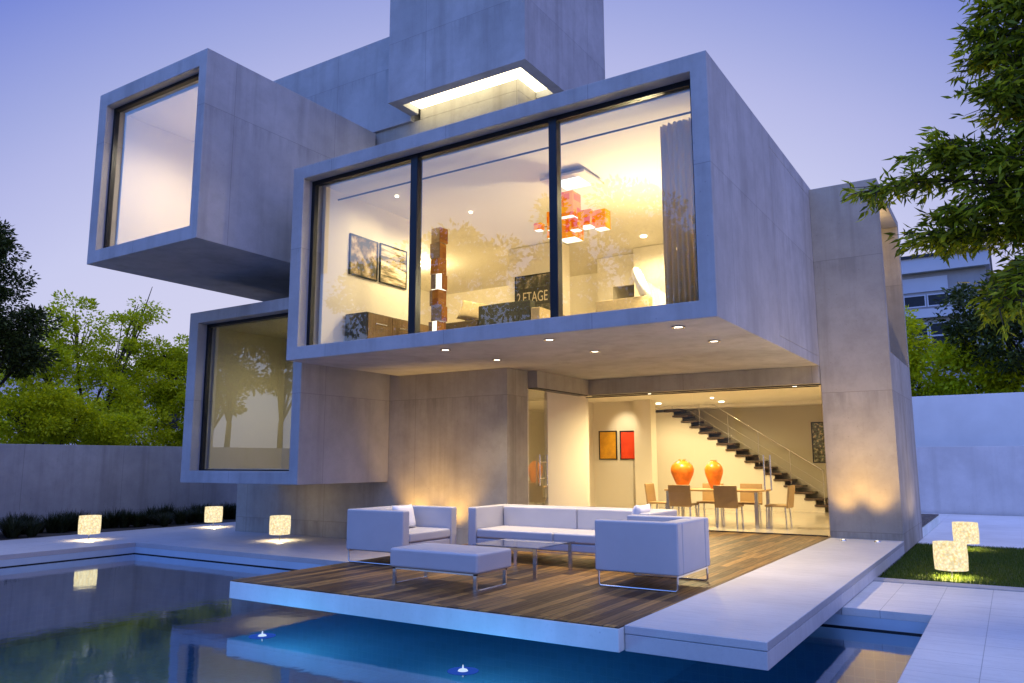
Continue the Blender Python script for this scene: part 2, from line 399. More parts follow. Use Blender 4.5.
rampC = w.ramp(z, [(0,(.62,.55,.74)),(.15,(.52,.54,1.12)),(.4,(.40,.52,1.52)),(.7,(.30,.42,1.45)),(1,(.18,.38,1.25))])        # sunset side
fb = w.ramp(w.math('ADD', w.math('MULTIPLY', sx.outputs[1], -.5), .5), [(.40, 0.), (.72, 1.)])
fc = w.ramp(w.math('ADD', w.math('MULTIPLY', sx.outputs[0], .5), .5), [(.62, 0.), (.95, 1.)])
c = w.mix(fb, rampA, rampB); c = w.mix(fc, c, rampC)
c10 = w.mix(1.0, c, (10, 10, 10), 'MULTIPLY')
c10 = w.mix(.08, c10, sky.outputs[0])
bg = w.n('ShaderNodeBackground'); bg.inputs[1].default_value = .10; w.l(c10, bg.inputs[0]); w.l(bg.outputs[0], w.out.inputs[0])
SUN = lamp('dusk_sun', 'SUN', (20, -10, 30), .65, (1, .93, .80), None, angle=R(22))
sd = Vector((math.sin(R(120))*math.cos(R(76)), math.cos(R(120))*math.cos(R(76)), math.sin(R(76))))
SUN.rotation_euler = (-sd).to_track_quat('-Z', 'Y').to_euler()

# ------------------------------------------------------------------ the ground, pool, paths
def struct(name, mb, mat, label=None, bevel=0):
    o = mb.build(name, mat, None, bevel); o['kind'] = 'structure'
    if label: o['label'] = label
    return o
b = MB()
for x0, x1, y0, y1 in ((-200,-14.9,-200,300),(-.6,200,-200,300),(-14.9,-.6,9.5,300),(-14.9,-.6,-200,.3)):
    b.add([(x0,y0,-.30),(x1,y0,-.30),(x1,y1,-.30),(x0,y1,-.30)], [(0,1,2,3)])
struct('ground', b, M['ground'])
PX0, PX1, PY0, PY1, WZ = -14.65, -.83, .5, 9.25, -.42
b = MB(); pz = -1.75
b.add([(PX0,PY0,pz),(PX1,PY0,pz),(PX1,PY1,pz),(PX0,PY1,pz),(PX0,PY0,-.56),(PX1,PY0,-.56),(PX1,PY1,-.56),(PX0,PY1,-.56)],
      [(0,1,2,3),(0,4,5,1),(1,5,6,2),(2,6,7,3),(3,7,4,0)])
struct('pool_basin', b, M['ptile'])
b = MB(); t_ = .2
b.box(PX0-t_, PX0, PY0, PY1, -.56, -.292); b.box(PX1, PX1+t_, PY0, PY1, -.56, -.292); b.box(PX0-t_, PX1+t_, PY1, PY1+t_, -.56, -.292); b.box(PX0-t_, PX1+t_, PY0-t_, PY0, -.56, -.292)
struct('pool_edge', b, M['band'])
b = MB(); k = .004
b.box(PX0, PX0+k, PY0, PY1, -.435, -.405); b.box(PX1-k, PX1, PY0, PY1, -.435, -.405); b.box(PX0+k, PX1-k, PY1-k, PY1, -.435, -.405); b.box(PX0+k, PX1-k, PY0, PY0+k, -.435, -.405)
struct('pool_waterline_strip', b, M['frame'])
b = MB(); b.add([(PX0+.005,PY0+.005,WZ),(PX1-.005,PY0+.005,WZ),(PX1-.005,PY1-.005,WZ),(PX0+.005,PY1-.005,WZ)], [(0,1,2,3)])
struct('pool_water', b, M['water'])
# terrace on the left, with a path round the house
b = MB(); b.box(-17.4, PX0, -6, PY1, -.29, -.21); b.box(-17.4, -1.70, PY1+.001, 14.9, -.29, -.21); b.box(-22, -12.9, 14.901, 26.4, -.29, -.21)
struct('terrace', b, M['terr'])
b = MB(); b.box(PX1, 9, -8, PY1, -.29, -.212); b.box(-1.695, 9, PY1+.001, 11.40, -.29, -.212); b.box(-14.6, PX1, -8, PY0-.2, -.29, -.212)
struct('pavement', b, M['pave'])
b = MB(); b.box(-1.695, 9, 11.405, 11.69, -.29, -.196)
struct('kerb', b, M['kerb'], bevel=.008)
b = MB(); b.box(-1.695, 9, 16.99, 26.4, -.29, -.211); b.box(-12.9,-1.7,22.75,26.4,-.29,-.211)
struct('side_path', b, M['farpave'])
b = MB(); b.box(-1.69, 9, 11.70, 16.985, -.29, -.235)
struct('lawn_soil', b, M['lawnbase'])
n = 60000
px = RNG.uniform(-1.68, 3.2, n); py = RNG.uniform(11.71, 16.98, n); hh = RNG.uniform(.025, .062, n); a = RNG.uniform(0, 6.283, n)
ln = RNG.normal(0, .016, (n, 2)); wd = .0045
V = np.zeros((n, 3, 3)); V[:,0] = np.c_[px+wd*np.cos(a), py+wd*np.sin(a), np.full(n,-.236)]; V[:,1] = np.c_[px-wd*np.cos(a), py-wd*np.sin(a), np.full(n,-.236)]
V[:,2] = np.c_[px+ln[:,0], py+ln[:,1], -.236+hh]
lw = np_mesh('lawn_grass', V.reshape(-1,3), np.arange(3*n).reshape(-1,3), M['blade'])
tag(lw, 'short green lawn grass lit by two drum lanterns', 'grass', kind='stuff')
b = MB(); b.box(-19.4, -17.405, -6, 15.2, -.29, -.20)
struct('planting_bed', b, M['soil'])
b = MB(); b.box(-2.84, -1.674, 6.18, 14.898, -.0655, .002); b.box(-2.838, -1.677, 6.183, 14.897, -.205, -.069)
struct('concrete_walkway', b, M['walk'], bevel=.006)
b = MB(); b.box(-2.84, -1.678, 18.052, 22.6, -.205, -.02)
struct('side_walkway', b, M['slab'])
b = MB(); b.box(-2.80, -1.70, 18.06, 22.58, -.018, .004)
struct('side_walkway_boards', b, M['sidedeck'])

# wooden deck over the pool
dk = thing('wooden_deck', 'dark wooden plank deck with pale slab edge floating over the pool', 'deck', (-5.3, 8, -.2))
b = MB(); b.box(-7.735, -2.845, 6.08, 15.15, -.198, -.012); b.build('slab', M['slab'], dk, .005)
b = MB(); b.box(-7.73, -2.847, 6.085, 12.66, -.010, .0); b.box(-7.70, -2.847, 12.661, 15.15, -.010, .0); b.build('deck_boards', M['deck'], dk)

# ------------------------------------------------------------------ the house
H = thing('modern_house', 'modern stacked-box concrete house with big lit windows beside the pool', 'house', (-8, 13, 0))
mY = lambda y0: (lambda u, v, w_: (u, y0 + w_, v))
def liner(x0, x1, y0, y1, z0, z1, t=.05, wall=None, ceil=None, floor=None, name='', back=True, left=True, right=True):
    """room surfaces, open towards -Y"""
    m1 = MB()
    if left: m1.box(x0-t, x0, y0, y1, z0, z1)
    if right: m1.box(x1, x1+t, y0, y1, z0, z1)
    if back: m1.box(x0-t, x1+t, y1+.001, y1+t, z0, z1)
    m1.build('room_wall', wall or M['paint'], H)
    MB().box(x0-t, x1+t, y0, y1+t, z1+.001, z1+t).build('room_ceiling', ceil or M['ceil'], H)
    MB().box(x0-t, x1+t, y0, y1+t, z0-t, z0-.001).build('room_floor', floor or M['floor'], H)

# main box
# shell only round the front; open at the rear so that the room runs on
mb = MB()
xo, xi, zo, zi = (-10.31,-2.84), (-10.05,-3.06), (3.05,6.465), (3.27,6.24)
def sleeve(mb, xo, xi, zo, zi, y0, y1):
    o = [(xo[0],zo[0]),(xo[1],zo[0]),(xo[1],zo[1]),(xo[0],zo[1])]; i = [(xi[0],zi[0]),(xi[1],zi[0]),(xi[1],zi[1]),(xi[0],zi[1])]
    v = [(x,y0,z_) for x,z_ in o]+[(x,y1,z_) for x,z_ in o]+[(x,y0,z_) for x,z_ in i]+[(x,y1,z_) for x,z_ in i]; f = []
    for k in range(4):
        j = (k+1)%4; f += [(k,j,8+j,8+k),(k,4+k,4+j,j),(8+k,8+j,12+j,12+k),(4+k,12+k,12+j,4+j)]
    return mb.add(v, f)
sleeve(mb, xo, xi, zo, zi, 9.02, 12.02)
mb.box(-10.31,-2.84,12.0205,18.2,3.05,3.222); mb.box(-10.31,-2.84,12.0205,18.2,6.242,6.465); mb.box(-3.06,-2.84,12.0205,18.2,3.223,6.2415)
mb.build('main_volume', M['conc'], H, .008)
Y1 = 13.6
MB().box(-10.02,-9.95,9.46,12.0,3.27,6.2).build('room_wall', M['paint'], H)
m1 = MB(); m1.box(-14.0,-13.9,12.0,18.1,3.27,6.2); m1.box(-13.9,-12.98,17.9,18.0,3.27,6.2); m1.box(-12.98,-10.9,17.9,18.0,3.27,5.2); m1.box(-12.98,-10.9,17.9,18.0,5.72,6.2); m1.box(-10.9,-3.10,17.9,18.0,3.27,6.2)
m1.box(-13.9,-10.03,11.98,12.02,3.27,6.2)
m1.build('room_wall', M['paint'], H)
MB().box(-3.10,-3.065,9.46,18.0,3.27,6.2).build('room_wall', M['paint'], H)
mb = MB(); mb.box(-10.04,-3.065,9.46,12.02,6.2,6.235); mb.box(-14.0,-3.065,12.021,18.1,6.2,6.235); mb.build('room_ceiling', M['ceil'], H)
MB().box(-14.0,-10.06,12.0,18.1,6.24,6.3).build('roof_slab', M['conc'], H)
mb = MB(); mb.box(-10.04,-3.065,9.46,12.02,3.225,3.268); mb.box(-14.0,-3.065,12.021,18.1,3.225,3.268); mb.build('room_floor', M['floor'], H)
bw = MB(); bw.box(-12.98,-12.90,17.86,17.96,5.2,5.72); bw.box(-10.98,-10.9,17.86,17.96,5.2,5.72); bw.box(-12.9,-10.98,17.86,17.96,5.2,5.26); bw.box(-12.9,-10.98,17.86,17.96,5.66,5.72); bw.box(-12.0,-11.94,17.86,17.96,5.26,5.66)
bwo = bw.build('window', M['frame'], H); MB().box(-12.9,-10.98,17.92,17.93,5.26,5.66).build('pane', M['glass'], bwo)
MB().box(-9.45,-8.13,14.7,15.2,3.27,6.19).build('partition_wall', M['paint'], H)
m1 = MB(); m1.box(-8.12,-7.72,16.6,17.89,3.27,6.19); m1.box(-7.72,-7.0,16.6,16.7,5.45,6.19); m1.box(-7.0,-6.05,16.2,17.89,3.27,6.19); m1.build('partition_wall', M['paint'], H)
MB().prism([(-5.95,3.27),(-4.4,3.27),(-4.4,3.72),(-4.98,4.22),(-5.83,4.86),(-5.95,4.86)], 14.0, 14.12).build('stair_parapet', M['white'], H)
# big window
def window(x0, x1, z0, z1, y, fw_, mull=(), pane_mat=None):
    f = MB(); t = .09
    f.box(x0,x0+fw_,y,y+t,z0,z1); f.box(x1-fw_,x1,y,y+t,z0,z1); f.box(x0+fw_,x1-fw_,y,y+t,z0,z0+fw_*.4); f.box(x0+fw_,x1-fw_,y,y+t,z1-fw_,z1)
    w_ = f.build('window', M['frame'], H)
    for a, b_ in mull: MB().box(a,b_,y-.02,y+t+.03,z0+.03,z1-.03).build('mullion', M['frame'], w_, .008)
    xs = [x0+fw_] + [q for m_ in mull for q in m_] + [x1-fw_]
    for i in range(0, len(xs), 2): MB().box(xs[i]+.001,xs[i+1]-.001,y+.04,y+.052,z0+fw_*.4,z1-fw_).build('pane', pane_mat or M['glass'], w_)
    return w_
window(-10.05, -3.06, 3.271, 6.239, 9.22, .075, ((-7.785,-7.645),(-5.235,-5.105)))
MB().tube([(-9.94,9.75,6.04),(-3.11,9.75,6.04)], .016).build('curtain_rail', M['frame'], H)

# recess wall (ground floor)
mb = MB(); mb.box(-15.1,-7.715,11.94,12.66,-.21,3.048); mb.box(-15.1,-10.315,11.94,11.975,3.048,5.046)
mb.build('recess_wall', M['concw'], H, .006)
# lower left box
mb = MB().hollow(mY(9.58), -13.835, -10.54, .95, 4.325, 2.355, -13.56, -10.76, 1.18, 4.10, 2.3)
mb.build('lower_side_volume', M['conc'], H, .008)
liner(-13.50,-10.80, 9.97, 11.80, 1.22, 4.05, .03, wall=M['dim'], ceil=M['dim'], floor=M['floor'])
window(-13.56,-10.76,1.181,4.099,9.79,.06,(),M['sglass'])
# upper left box
mb = MB().hollow(mY(7.77), -14.5, -11.19, 5.05, 8.45, 4.265, -14.24, -11.40, 5.29, 8.17, 3.4)
mb.build('upper_side_volume', M['conc'], H, .008)
liner(-14.18,-11.46, 8.15, 11.0, 5.34, 8.10, .03)
window(-14.24,-11.40,5.291,8.169,7.92,.06)
# body behind, upper storey and tower
MB().box(-17.0,-10.205,12.04,18.0,8.5,10.645).build('upper_volume', M['conc'], H, .008)
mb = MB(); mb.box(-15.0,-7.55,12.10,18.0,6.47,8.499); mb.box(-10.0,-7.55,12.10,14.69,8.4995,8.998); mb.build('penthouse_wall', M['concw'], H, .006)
mb = MB(); mb.box(-10.2,-6.905,11.305,14.7,9.0,13.5)
for q in ((-10.2,-6.905,11.305,11.53),(-10.2,-10.0,11.53,12.04),(-7.14,-6.905,11.53,14.7),(-7.54,-7.14,12.77,14.7)): mb.box(*q, 8.6, 8.999)
mb.build('tower', M['conc'], H)
MB().box(-9.99,-7.15,11.54,12.09,8.735,8.75).build('cove_light', M['cove'], H)
MB().box(-7.54,-7.15,12.091,12.76,8.735,8.75).build('cove_light', M['cove'], H)
# pillar with an opening in its right side
mX = lambda u, v, w_: (-1.674 - w_, u, v)
MB().hollow(mX, 14.9, 18.05, -.205, 6.40, 1.166, 15.05, 17.9, 3.24, 6.25, .85).build('pillar', M['concw'], H, .008)  # warmer, darker concrete tone stands in for warm light on the pillar
# beam under the main box and ground-floor room
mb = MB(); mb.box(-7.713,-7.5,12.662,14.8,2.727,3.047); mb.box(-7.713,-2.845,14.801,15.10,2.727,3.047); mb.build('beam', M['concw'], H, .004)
mb = MB(); mb.box(-7.713,-7.5,12.68,14.75,2.71,2.726); mb.box(-7.5,-2.85,14.93,15.0,2.71,2.726); mb.build('door_track', M['frame'], H)
GY = 15.18
MB().box(-13.0,-2.85,15.16,22.7,-.06,.0).build('room_floor', M['floor'], H)
mb = MB(); mb.box(-13.0,-7.72,12.665,15.102,2.95,3.046); mb.box(-13.0,-2.85,15.103,22.7,2.95,3.046)
mb.build('room_ceiling', M['ceil'], H)
MB().box(-13.0,-7.72,12.67,15.159,-.06,0).build('room_floor', M['floor'], H)
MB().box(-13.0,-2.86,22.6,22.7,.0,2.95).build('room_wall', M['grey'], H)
MB().box(-9.4,-2.91,22.0,22.59,2.86,2.949).build('stairwell_edge', M['ceil'], H)
for q in ((-2.9,-2.845,15.2,22.6,0,2.949),(-13.05,-13.0,12.67,22.7,0,2.95),(-13,-7.73,12.665,12.72,0,2.95)): MB().box(*q).build('room_wall', M['paint'], H)
MB().box(-7.79,-7.715,13.42,15.2,0,2.726).build('room_wall', M['paint'], H)          # white wall behind the sofa
MB().box(-10.0,-8.431,19.5,19.6,0,2.949).build('room_wall', M['paint'], H); MB().box(-8.43,-7.95,19.25,19.6,0,2.949).build('column', M['paint'], H)
MB().box(-10.05,-9.75,18.6,19.5,0,2.949).build('room_wall', M['paint'], H)
# glass front to the dining room and the glass door
g = MB(); g.box(-7.70,-2.91,15.05,15.07,2.69,2.71); gw = g.build('glass_front', M['frame'], H); MB().box(-7.70,-2.91,15.05,15.07,.001,.02).build('sill_track', M['frame'], gw)
for a, b_ in ((-7.70,-5.32),(-5.31,-2.91)): MB().box(a,b_,15.055,15.065,.021,2.689).build('pane', M['fglass'], gw)
g = MB()
for xx in (-3.96,-3.84): g.tube([(xx,14.99,.80),(xx,14.99,1.45)], .016)
g.build('handle', M['steel'], gw)
gd = MB().box(-7.735,-7.725,12.67,13.41,.01,2.70).build('glass_door', M['door'], H)
g = MB()
for yy in (13.06,13.34): g.tube([(-7.69,yy,.88),(-7.69,yy,1.47)], .014)
for zz in (1.02,1.33): g.tube([(-7.69,13.06,zz),(-7.69,13.34,zz)], .01)
g.build('handle', M['steel'], gd)
# recessed downlights under the main box
for x in (-7.22,-5.38,-3.48):
    for y in (9.43,10.86):
        dl = MB().lathe([(.085,3.030),(.085,3.049),(.055,3.049),(.055,3.036),(.085,3.030)], (x,y,0), 24, False).build('downlight', M['steel'], H)
        MB().lathe([(.055,3.040),(.001,3.040)], (x,y,0), 24, False).build('lens', M['warml'], dl)
        spot('downlight_lamp', (x,y,3.02), (x,y,0), 230, 112, 1.0, (1,.76,.44), H)

# ------------------------------------------------------------------ staircase inside
st = thing('staircase', 'staircase of dark wooden treads rising left along the dining room wall', 'stairs', (-6.5, 22, 0))
N = 17
for i in range(N):
    f_ = i/(N-1); x = -8.66 + f_*(8.66-4.54); zt = 2.83 - f_*2.64
    MB().box(x, x+.50, 21.98, 22.58, zt-.05, zt).build('tread', M['tread'], st, .006)
pts = [(-9.5,0),(-4.3,0)]
for i in range(N-1,-1,-1):
    f_ = i/(N-1); x = -8.66 + f_*4.12 + .02; zt = 2.83 - f_*2.64 - .062
    xn = x + .2575 if i < N-1 else -4.3
    pts += [(xn, zt), (x, zt)]
pts += [(-9.5, 2.76)]
MB().prism(pts, 22.03, 22.10).build('stair_wall', M['paint'], st)
rl = MB(); hx = lambda f_: (-8.4+f_*4.12, 22.0, 2.83-f_*2.64)
a0 = hx(0); a1 = hx(1)
rl.tube([(a0[0],22.0,a0[2]+.9-.0),(a1[0],22.0,a1[2]+.9)], .014)
for dz in (.3,.55): rl.tube([(a0[0],22.0,a0[2]+dz),(a1[0],22.0,a1[2]+dz)], .005)
for k in range(6):
    q = hx(k/5); rl.tube([(q[0],22.0,q[2]),(q[0],22.0,q[2]+.9)], .009)
rl.build('railing', M['steel'], st)

# ------------------------------------------------------------------ furniture on the deck
def soft(mb, name, parent, mat=None, bev=.025): return mb.build(name, mat or M['leather'], parent, bev, 4)
def seatset(t, w, d, hb=.17, ht=.71, arm=.14, seats=1, seat_h=.42):
    """local frame: seat opens to -Y, x along width, origin at floor under centre"""
    L = Vector(t.location)
    def P(mb, name, mat=None, bev=.022): 
        mb.v = [tuple(Vector(v)+L) for v in mb.v]; return soft(mb, name, t, mat, bev)
    for s in (-1, 1):
        x0, x1 = (-w/2, -w/2+arm) if s < 0 else (w/2-arm, w/2)
        P(MB().box(x0,x1,-d/2,d/2,hb,ht), 'armrest')
    P(MB().box(-w/2+arm+.004,w/2-arm-.004,d/2-arm,d/2-.002,hb,ht-.001), 'backrest')
    iw = w - 2*arm - .008; sw = iw/seats
    P(MB().box(-iw/2,iw/2,-d/2+.012,d/2-arm-.004,hb+.01,hb+.12), 'seat_base')
    for k in range(seats):
        x0 = -iw/2 + k*sw
        P(MB().box(x0+.002,x0+sw-.002,-d/2,d/2-arm-.13,hb+.123,seat_h), 'seat_cushion', bev=.03)
        P(MB().box(x0+.002,x0+sw-.002,d/2-arm-.13,d/2-arm-.004,hb+.123,ht-.012), 'back_cushion', bev=.03)
    fr = MB()
    for s in (-1, 1):
        x = s*(w/2-.035); r = .012; z0 = .014
        fr.tube([(x,-d/2+.03,hb),(x,-d/2+.03,z0+.02),(x,-d/2+.05,z0),(x,d/2-.05,z0),(x,d/2-.03,z0+.02),(x,d/2-.03,hb)], r, 8)
    fr.box(-w/2+.03,w/2-.03,-d/2+.02,-d/2+.04,hb-.018,hb-.001); fr.box(-w/2+.03,w/2-.03,d/2-.04,d/2-.02,hb-.018,hb-.001)
    P(fr, 'frame', M['steel'], 0)
    for o in t.children:
        if o.name.startswith('frame'):
            o.modifiers.clear()
cx = -3.505; 
t = thing('armchair', 'white box armchair turned to the left, nearest the pale walkway', 'armchair', (-3.475,8.38,0))
seatset(t, 1.0, .96); t.rotation_euler.z = R(-90)
t = thing('armchair', 'white box armchair facing right beside the concrete wall, behind the ottoman', 'armchair', (-7.24,8.53,0))
seatset(t, 1.18, 1.0); t.rotation_euler.z = R(90)
t = thing('sofa', 'long white box sofa at the back of the deck', 'sofa', (-5.19,9.60,0))
seatset(t, 2.74, .95, seats=2)
ot = thing('ottoman', 'long white leather ottoman on chrome legs, nearest the pool edge', 'ottoman', (-5.38,7.15,0))
soft(MB().box(-5.98,-4.78,6.82,7.50,.185,.395), 'cushion', ot, None, .03)
for yy in (6.86,7.44):
    pass
for xx in (-5.93,-4.83):
    fr = MB()
    fr.box(xx-.02,xx+.02,6.85,6.875,.0,.184); fr.box(xx-.02,xx+.02,7.41,7.435,.0,.184); fr.box(xx-.02,xx+.02,6.876,7.409,.0,.015)
    fr.build('leg', M['steel'], ot)
MB().box(-5.95,-4.81,6.85,7.46,.168,.1835).build('frame', M['steel'], ot)
ct = thing('coffee_table', 'low square glass coffee table with chrome legs before the sofa', 'coffee table', (-5.2,8.45,0))
MB().box(-5.66,-4.74,7.97,8.91,.338,.352).build('tabletop', M['tglass'], ct, .003)
for xx in (-5.62,-4.81):
    for yy in (7.99,8.85): MB().box(xx,xx+.045,yy,yy+.025,0,.337).build('leg', M['steel'], ct)
for yy in (7.99,8.85): MB().box(-5.574,-4.811,yy,yy+.025,.31,.336).build('frame_bar', M['steel'], ct)
def pillow(name, label, loc, rot, w, h, t, mat):
    th = bpy.data.meshes.new(name); bm = bmesh.new(); n = 12; vs = {}
    for s in (1,-1):
        for i in range(n+1):
            for j in range(n+1):
                u = i/n*2-1; v = j/n*2-1
                if s < 0 and (i in (0,n) or j in (0,n)): vs[s,i,j] = vs[1,i,j]; continue
                pin = 1 - .10*(1-abs(u)**2)*(abs(v)**6) ; pin2 = 1-.10*(1-abs(v)**2)*(abs(u)**6)
                th_ = t/2*((1-u**4)*(1-v**4))**.5
                vs[s,i,j] = bm.verts.new((u*w/2*pin2, s*th_, v*h/2*pin))
    for s in (1,-1):
        for i in range(n):
            for j in range(n):
                q = [vs[s,i,j],vs[s,i+1,j],vs[s,i+1,j+1],vs[s,i,j+1]]
                bm.faces.new(q if s < 0 else q[::-1])
    for f in bm.faces: f.smooth = True
    bmesh.ops.recalc_face_normals(bm, faces=bm.faces[:]); bm.to_mesh(th); bm.free(); th.materials.append(mat)
    o = bpy.data.objects.new(name, th); COL.objects.link(o); o.location = loc; o.rotation_euler = rot
    return tag(o, label, 'cushion')
pillow('cushion', 'white cushion leaning on the right arm of the long sofa', (-4.08,9.42,.61), (R(-14),0,R(-90)), .42,.40,.15, M['cush'])
pillow('cushion', 'white cushion leaning in the armchair behind the ottoman', (-7.30,8.62,.58), (R(-14),0,R(90)), .42,.34,.14, M['cush'])

# ------------------------------------------------------------------ lanterns, uplights, pool lights
def lantern(loc, label, first=None, up=6):
    if first is None:
        t = thing('drum_lantern', label, 'lantern', loc, 0, 'glowing drum lanterns in the garden')
        L = loc
        MB().lathe([(.200,.125),(.207,.30),(.202,.485)], L, 40, False).build('shade', M['shade'], t)
        MB().lathe([(.198,.127),(.185,.127)], L, 40, False).build('rim', M['steel'], t)
        MB().lathe([(.02,0),(.02,.006),(.005,.010),(.005,.44)], L, 16).build('stand', M['frame'], t)
    else:
        t = copy_tree(first); t.location = loc; t['label'] = label
    lamp('lantern_lamp', 'POINT', Vector(loc)+Vector((0,0,.20)), 24, (1,.78,.42), None, shadow_soft_size=.04)
    lamp('lantern_top_lamp', 'POINT', Vector(loc)+Vector((0,0,.44)), up, (1,.72,.40), None, shadow_soft_size=.05)
    return t
L1 = lantern((-15.94,9.04,-.21), 'glowing drum lantern on the terrace at the far left, nearest the pool corner')
lantern((-16.44,12.35,-.21), 'glowing drum lantern beside the planting bed and the house corner', L1)
lantern((-12.51,10.97,-.21), 'glowing drum lantern below the lower left window box', L1)
lantern((-.83,12.32,-.235), 'glowing drum lantern on the lawn, the nearer of two', L1, 330)
lantern((-.83,16.3,-.235), 'glowing drum lantern at the far edge of the lawn', L1, 30)

def uplight(loc, aim, label, e, first=None, ang=56):
    if first is None:
        t = thing('ground_uplight', label, 'uplight', loc, 0, 'small ground uplights')
        MB().lathe([(.05,0),(.05,.02),(.035,.024)], loc, 20, False).build('housing', M['steel'], t)
        MB().lathe([(.035,.02),(.001,.02)], loc, 20, False).build('lens', M['warml'], t)
    else:
        t = copy_tree(first); t.location = loc; t['label'] = label
    spot('uplight_lamp', Vector(loc)+Vector((0,0,.05)), aim, e, ang, 1.0, (1,.56,.12), None, .09)
    return t
U = uplight((-9.75,11.45,-.21), (-9.72,11.94,1.3), 'ground uplight at the foot of the concrete wall, left one', 170, None, 84)
uplight((-8.85,11.45,-.21), (-8.82,11.94,1.3), 'ground uplight at the foot of the concrete wall, right one', 170, U, 84)
uplight((-2.55,14.42,.004), (-2.53,14.9,1.22), 'ground uplight before the concrete pillar, left one', 120, U, 62)
uplight((-2.02,14.42,.004), (-2.03,14.9,1.22), 'ground uplight before the concrete pillar, right one', 120, U, 62)

def poollight(loc, label, first=None):
    if first is None:
        t = thing('pool_light', label, 'pool light', loc, 0, 'floating pool lights')
        MB().lathe([(.001,-.03),(.03,-.028),(.045,-.015),(.045,-.004)], loc, 24, False).build('housing', M['steel'], t)
        MB().lathe([(.044,-.004),(.036,.008),(.018,.014),(.008,.018),(.004,.045),(.001,.047)], loc, 24, False).build('lens', M['poolg'], t)
        MB().lathe([(.135,-.003),(.046,-.002)], loc, 28, False).build('halo_ring', M['poolb'], t)  # emissive ring stands in for the blue glow in the water
    else:
        t = copy_tree(first); t.location = loc; t['label'] = label
    lamp('pool_lamp', 'POINT', Vector(loc)+Vector((0,0,-.5)), 42, (.14,.54,1), None, shadow_soft_size=.06)
    return t
PL = poollight((-6.66,5.667,-.415), 'small blue-glowing pool light left of the other, before the deck edge')
poollight((-4.115,5.668,-.415), 'small blue-glowing pool light nearest the bottom of the photo', PL)

# ------------------------------------------------------------------ dining room
dt = thing('dining_table', 'long pale oak dining table behind the glass front', 'dining table', (-5.37,16.52,0))
MB().box(-6.36,-4.37,16.03,17.02,.715,.75).build('tabletop', M['tablew'], dt, .006)
for x in (-6.33,-4.46):
    for y in (16.06,16.93): MB().box(x,x+.06,y,y+.06,0,.714).build('leg', M['steel'], dt)
def dchair(loc, rz, label, first=None):
    if first is not None:
        t = copy_tree(first); t.location = loc; t.rotation_euler.z = rz; t['label'] = label; return t
    t = thing('dining_chair', label, 'chair', (0,0,0), 0, 'chairs round the dining table')
    MB().box(-.23,.23,-.22,.22,.42,.46).build('seat', M['chairw'], t, .012, 3)
    v = MB().prism([(-.24,.40),(.24,.40),(.24,.85),(-.24,.85)], -.025, .015)
    v.v = [(x, y-.22-(z_-.4)*.12, z_) for x, y, z_ in v.v]
    v.build('backrest', M['chairw'], t, .012, 3)
    for sx_ in (-1,1):
        for sy in (-1,1):
            MB().tube([(sx_*.19,sy*.18,.42),(sx_*.20,sy*.20,.0)], .021, 8).build('leg', M['steel'], t)
    t.location = loc; t.rotation_euler.z = rz; return t
d1 = dchair((-5.95,16.1,0), 0, 'brown dining chair with its back to the glass, nearer the picture wall')
dchair((-4.98,16.1,0), 0, 'brown dining chair with its back to the glass, nearer the door handles', d1)
dchair((-5.75,17.15,0), R(180), 'brown dining chair across the table, between the two vases', d1)
dchair((-4.90,17.15,0), R(180), 'brown dining chair across the table, right of the vases', d1)
dchair((-6.62,16.5,0), R(-90), 'brown dining chair at the left end of the table', d1)
dchair((-4.12,16.55,0), R(90), 'pale-lit dining chair at the right end of the table', d1)
def vase(x, y, s, h, label):
    prof = [(.09,0),(.11,.02),(.17,.15),(.235,.30),(.25,.38),(.225,.46),(.15,.53),(.085,.56),(.075,.575),(.085,.59),(.07,.59),(.06,.56)]
    o = MB().lathe([(r*s, z_*h) for r, z_ in prof], (0,0,0), 40).build('vase', M['orange'], None); o.location = (x,y,.751)
    return tag(o, label, 'vase')
vase(-6.19,16.7,1.02,1.06,'wide round-bellied orange vase on the dining table')
vase(-5.48,16.7,.78,1.03,'slim orange vase on the dining table, right of the wide one')
def framed(name, label, x0, x1, z0, z1, y, art, cat='painting', rot=None):
    t = thing(name, label, cat, ((x0+x1)/2, y, (z0+z1)/2))
    f = MB(); k = .03
    f.box(x0,x0+k,y-.03,y,z0,z1); f.box(x1-k,x1,y-.03,y,z0,z1); f.box(x0+k,x1-k,y-.03,y,z0,z0+k); f.box(x0+k,x1-k,y-.03,y,z1-k,z1)
    f.build('frame', M['frame'], t); MB().box(x0+k,x1-k,y-.018,y-.002,z0+k,z1-k).build('canvas', art, t); return t
framed('painting', 'yellow ochre painting in a thin black frame on the niche wall', -9.58,-9.04,1.38,2.16,19.498,M['artY'])
framed('painting', 'red orange painting in a thin black frame on the niche wall', -8.95,-8.44,1.38,2.15,19.498,M['artR'])
framed('painting', 'dark mosaic-like painting on the wall right of the stairs', -4.63,-3.95,1.28,2.39,22.598,M['art3'])

# ------------------------------------------------------------------ upper room
def framedX(label, y0, y1, z0, z1, x, art):
    t = thing('framed_picture', label, 'picture', (x, (y0+y1)/2, (z0+z1)/2)); k = .025
    f = MB(); f.box(x,x+.03,y0,y0+k,z0,z1); f.box(x,x+.03,y1-k,y1,z0,z1); f.box(x,x+.03,y0+k,y1-k,z0,z0+k); f.box(x,x+.03,y0+k,y1-k,z1-k,z1)
    f.build('frame', M['frame'], t); MB().box(x+.002,x+.02,y0+k,y1-k,z0+k,z1-k).build('print', art, t)
framedX('brown branch photograph in a black frame on the upstairs side wall', 10.07,10.82,4.73,5.50,-9.948,M['art1'])
framedX('pale landscape photograph in a black frame on the upstairs side wall', 10.88,11.67,4.73,5.51,-9.948,M['art2'])
cb = thing('cabinet', 'long wooden cabinet with a grey end under the two framed pictures', 'cabinet', (-9.85,11,3.27))
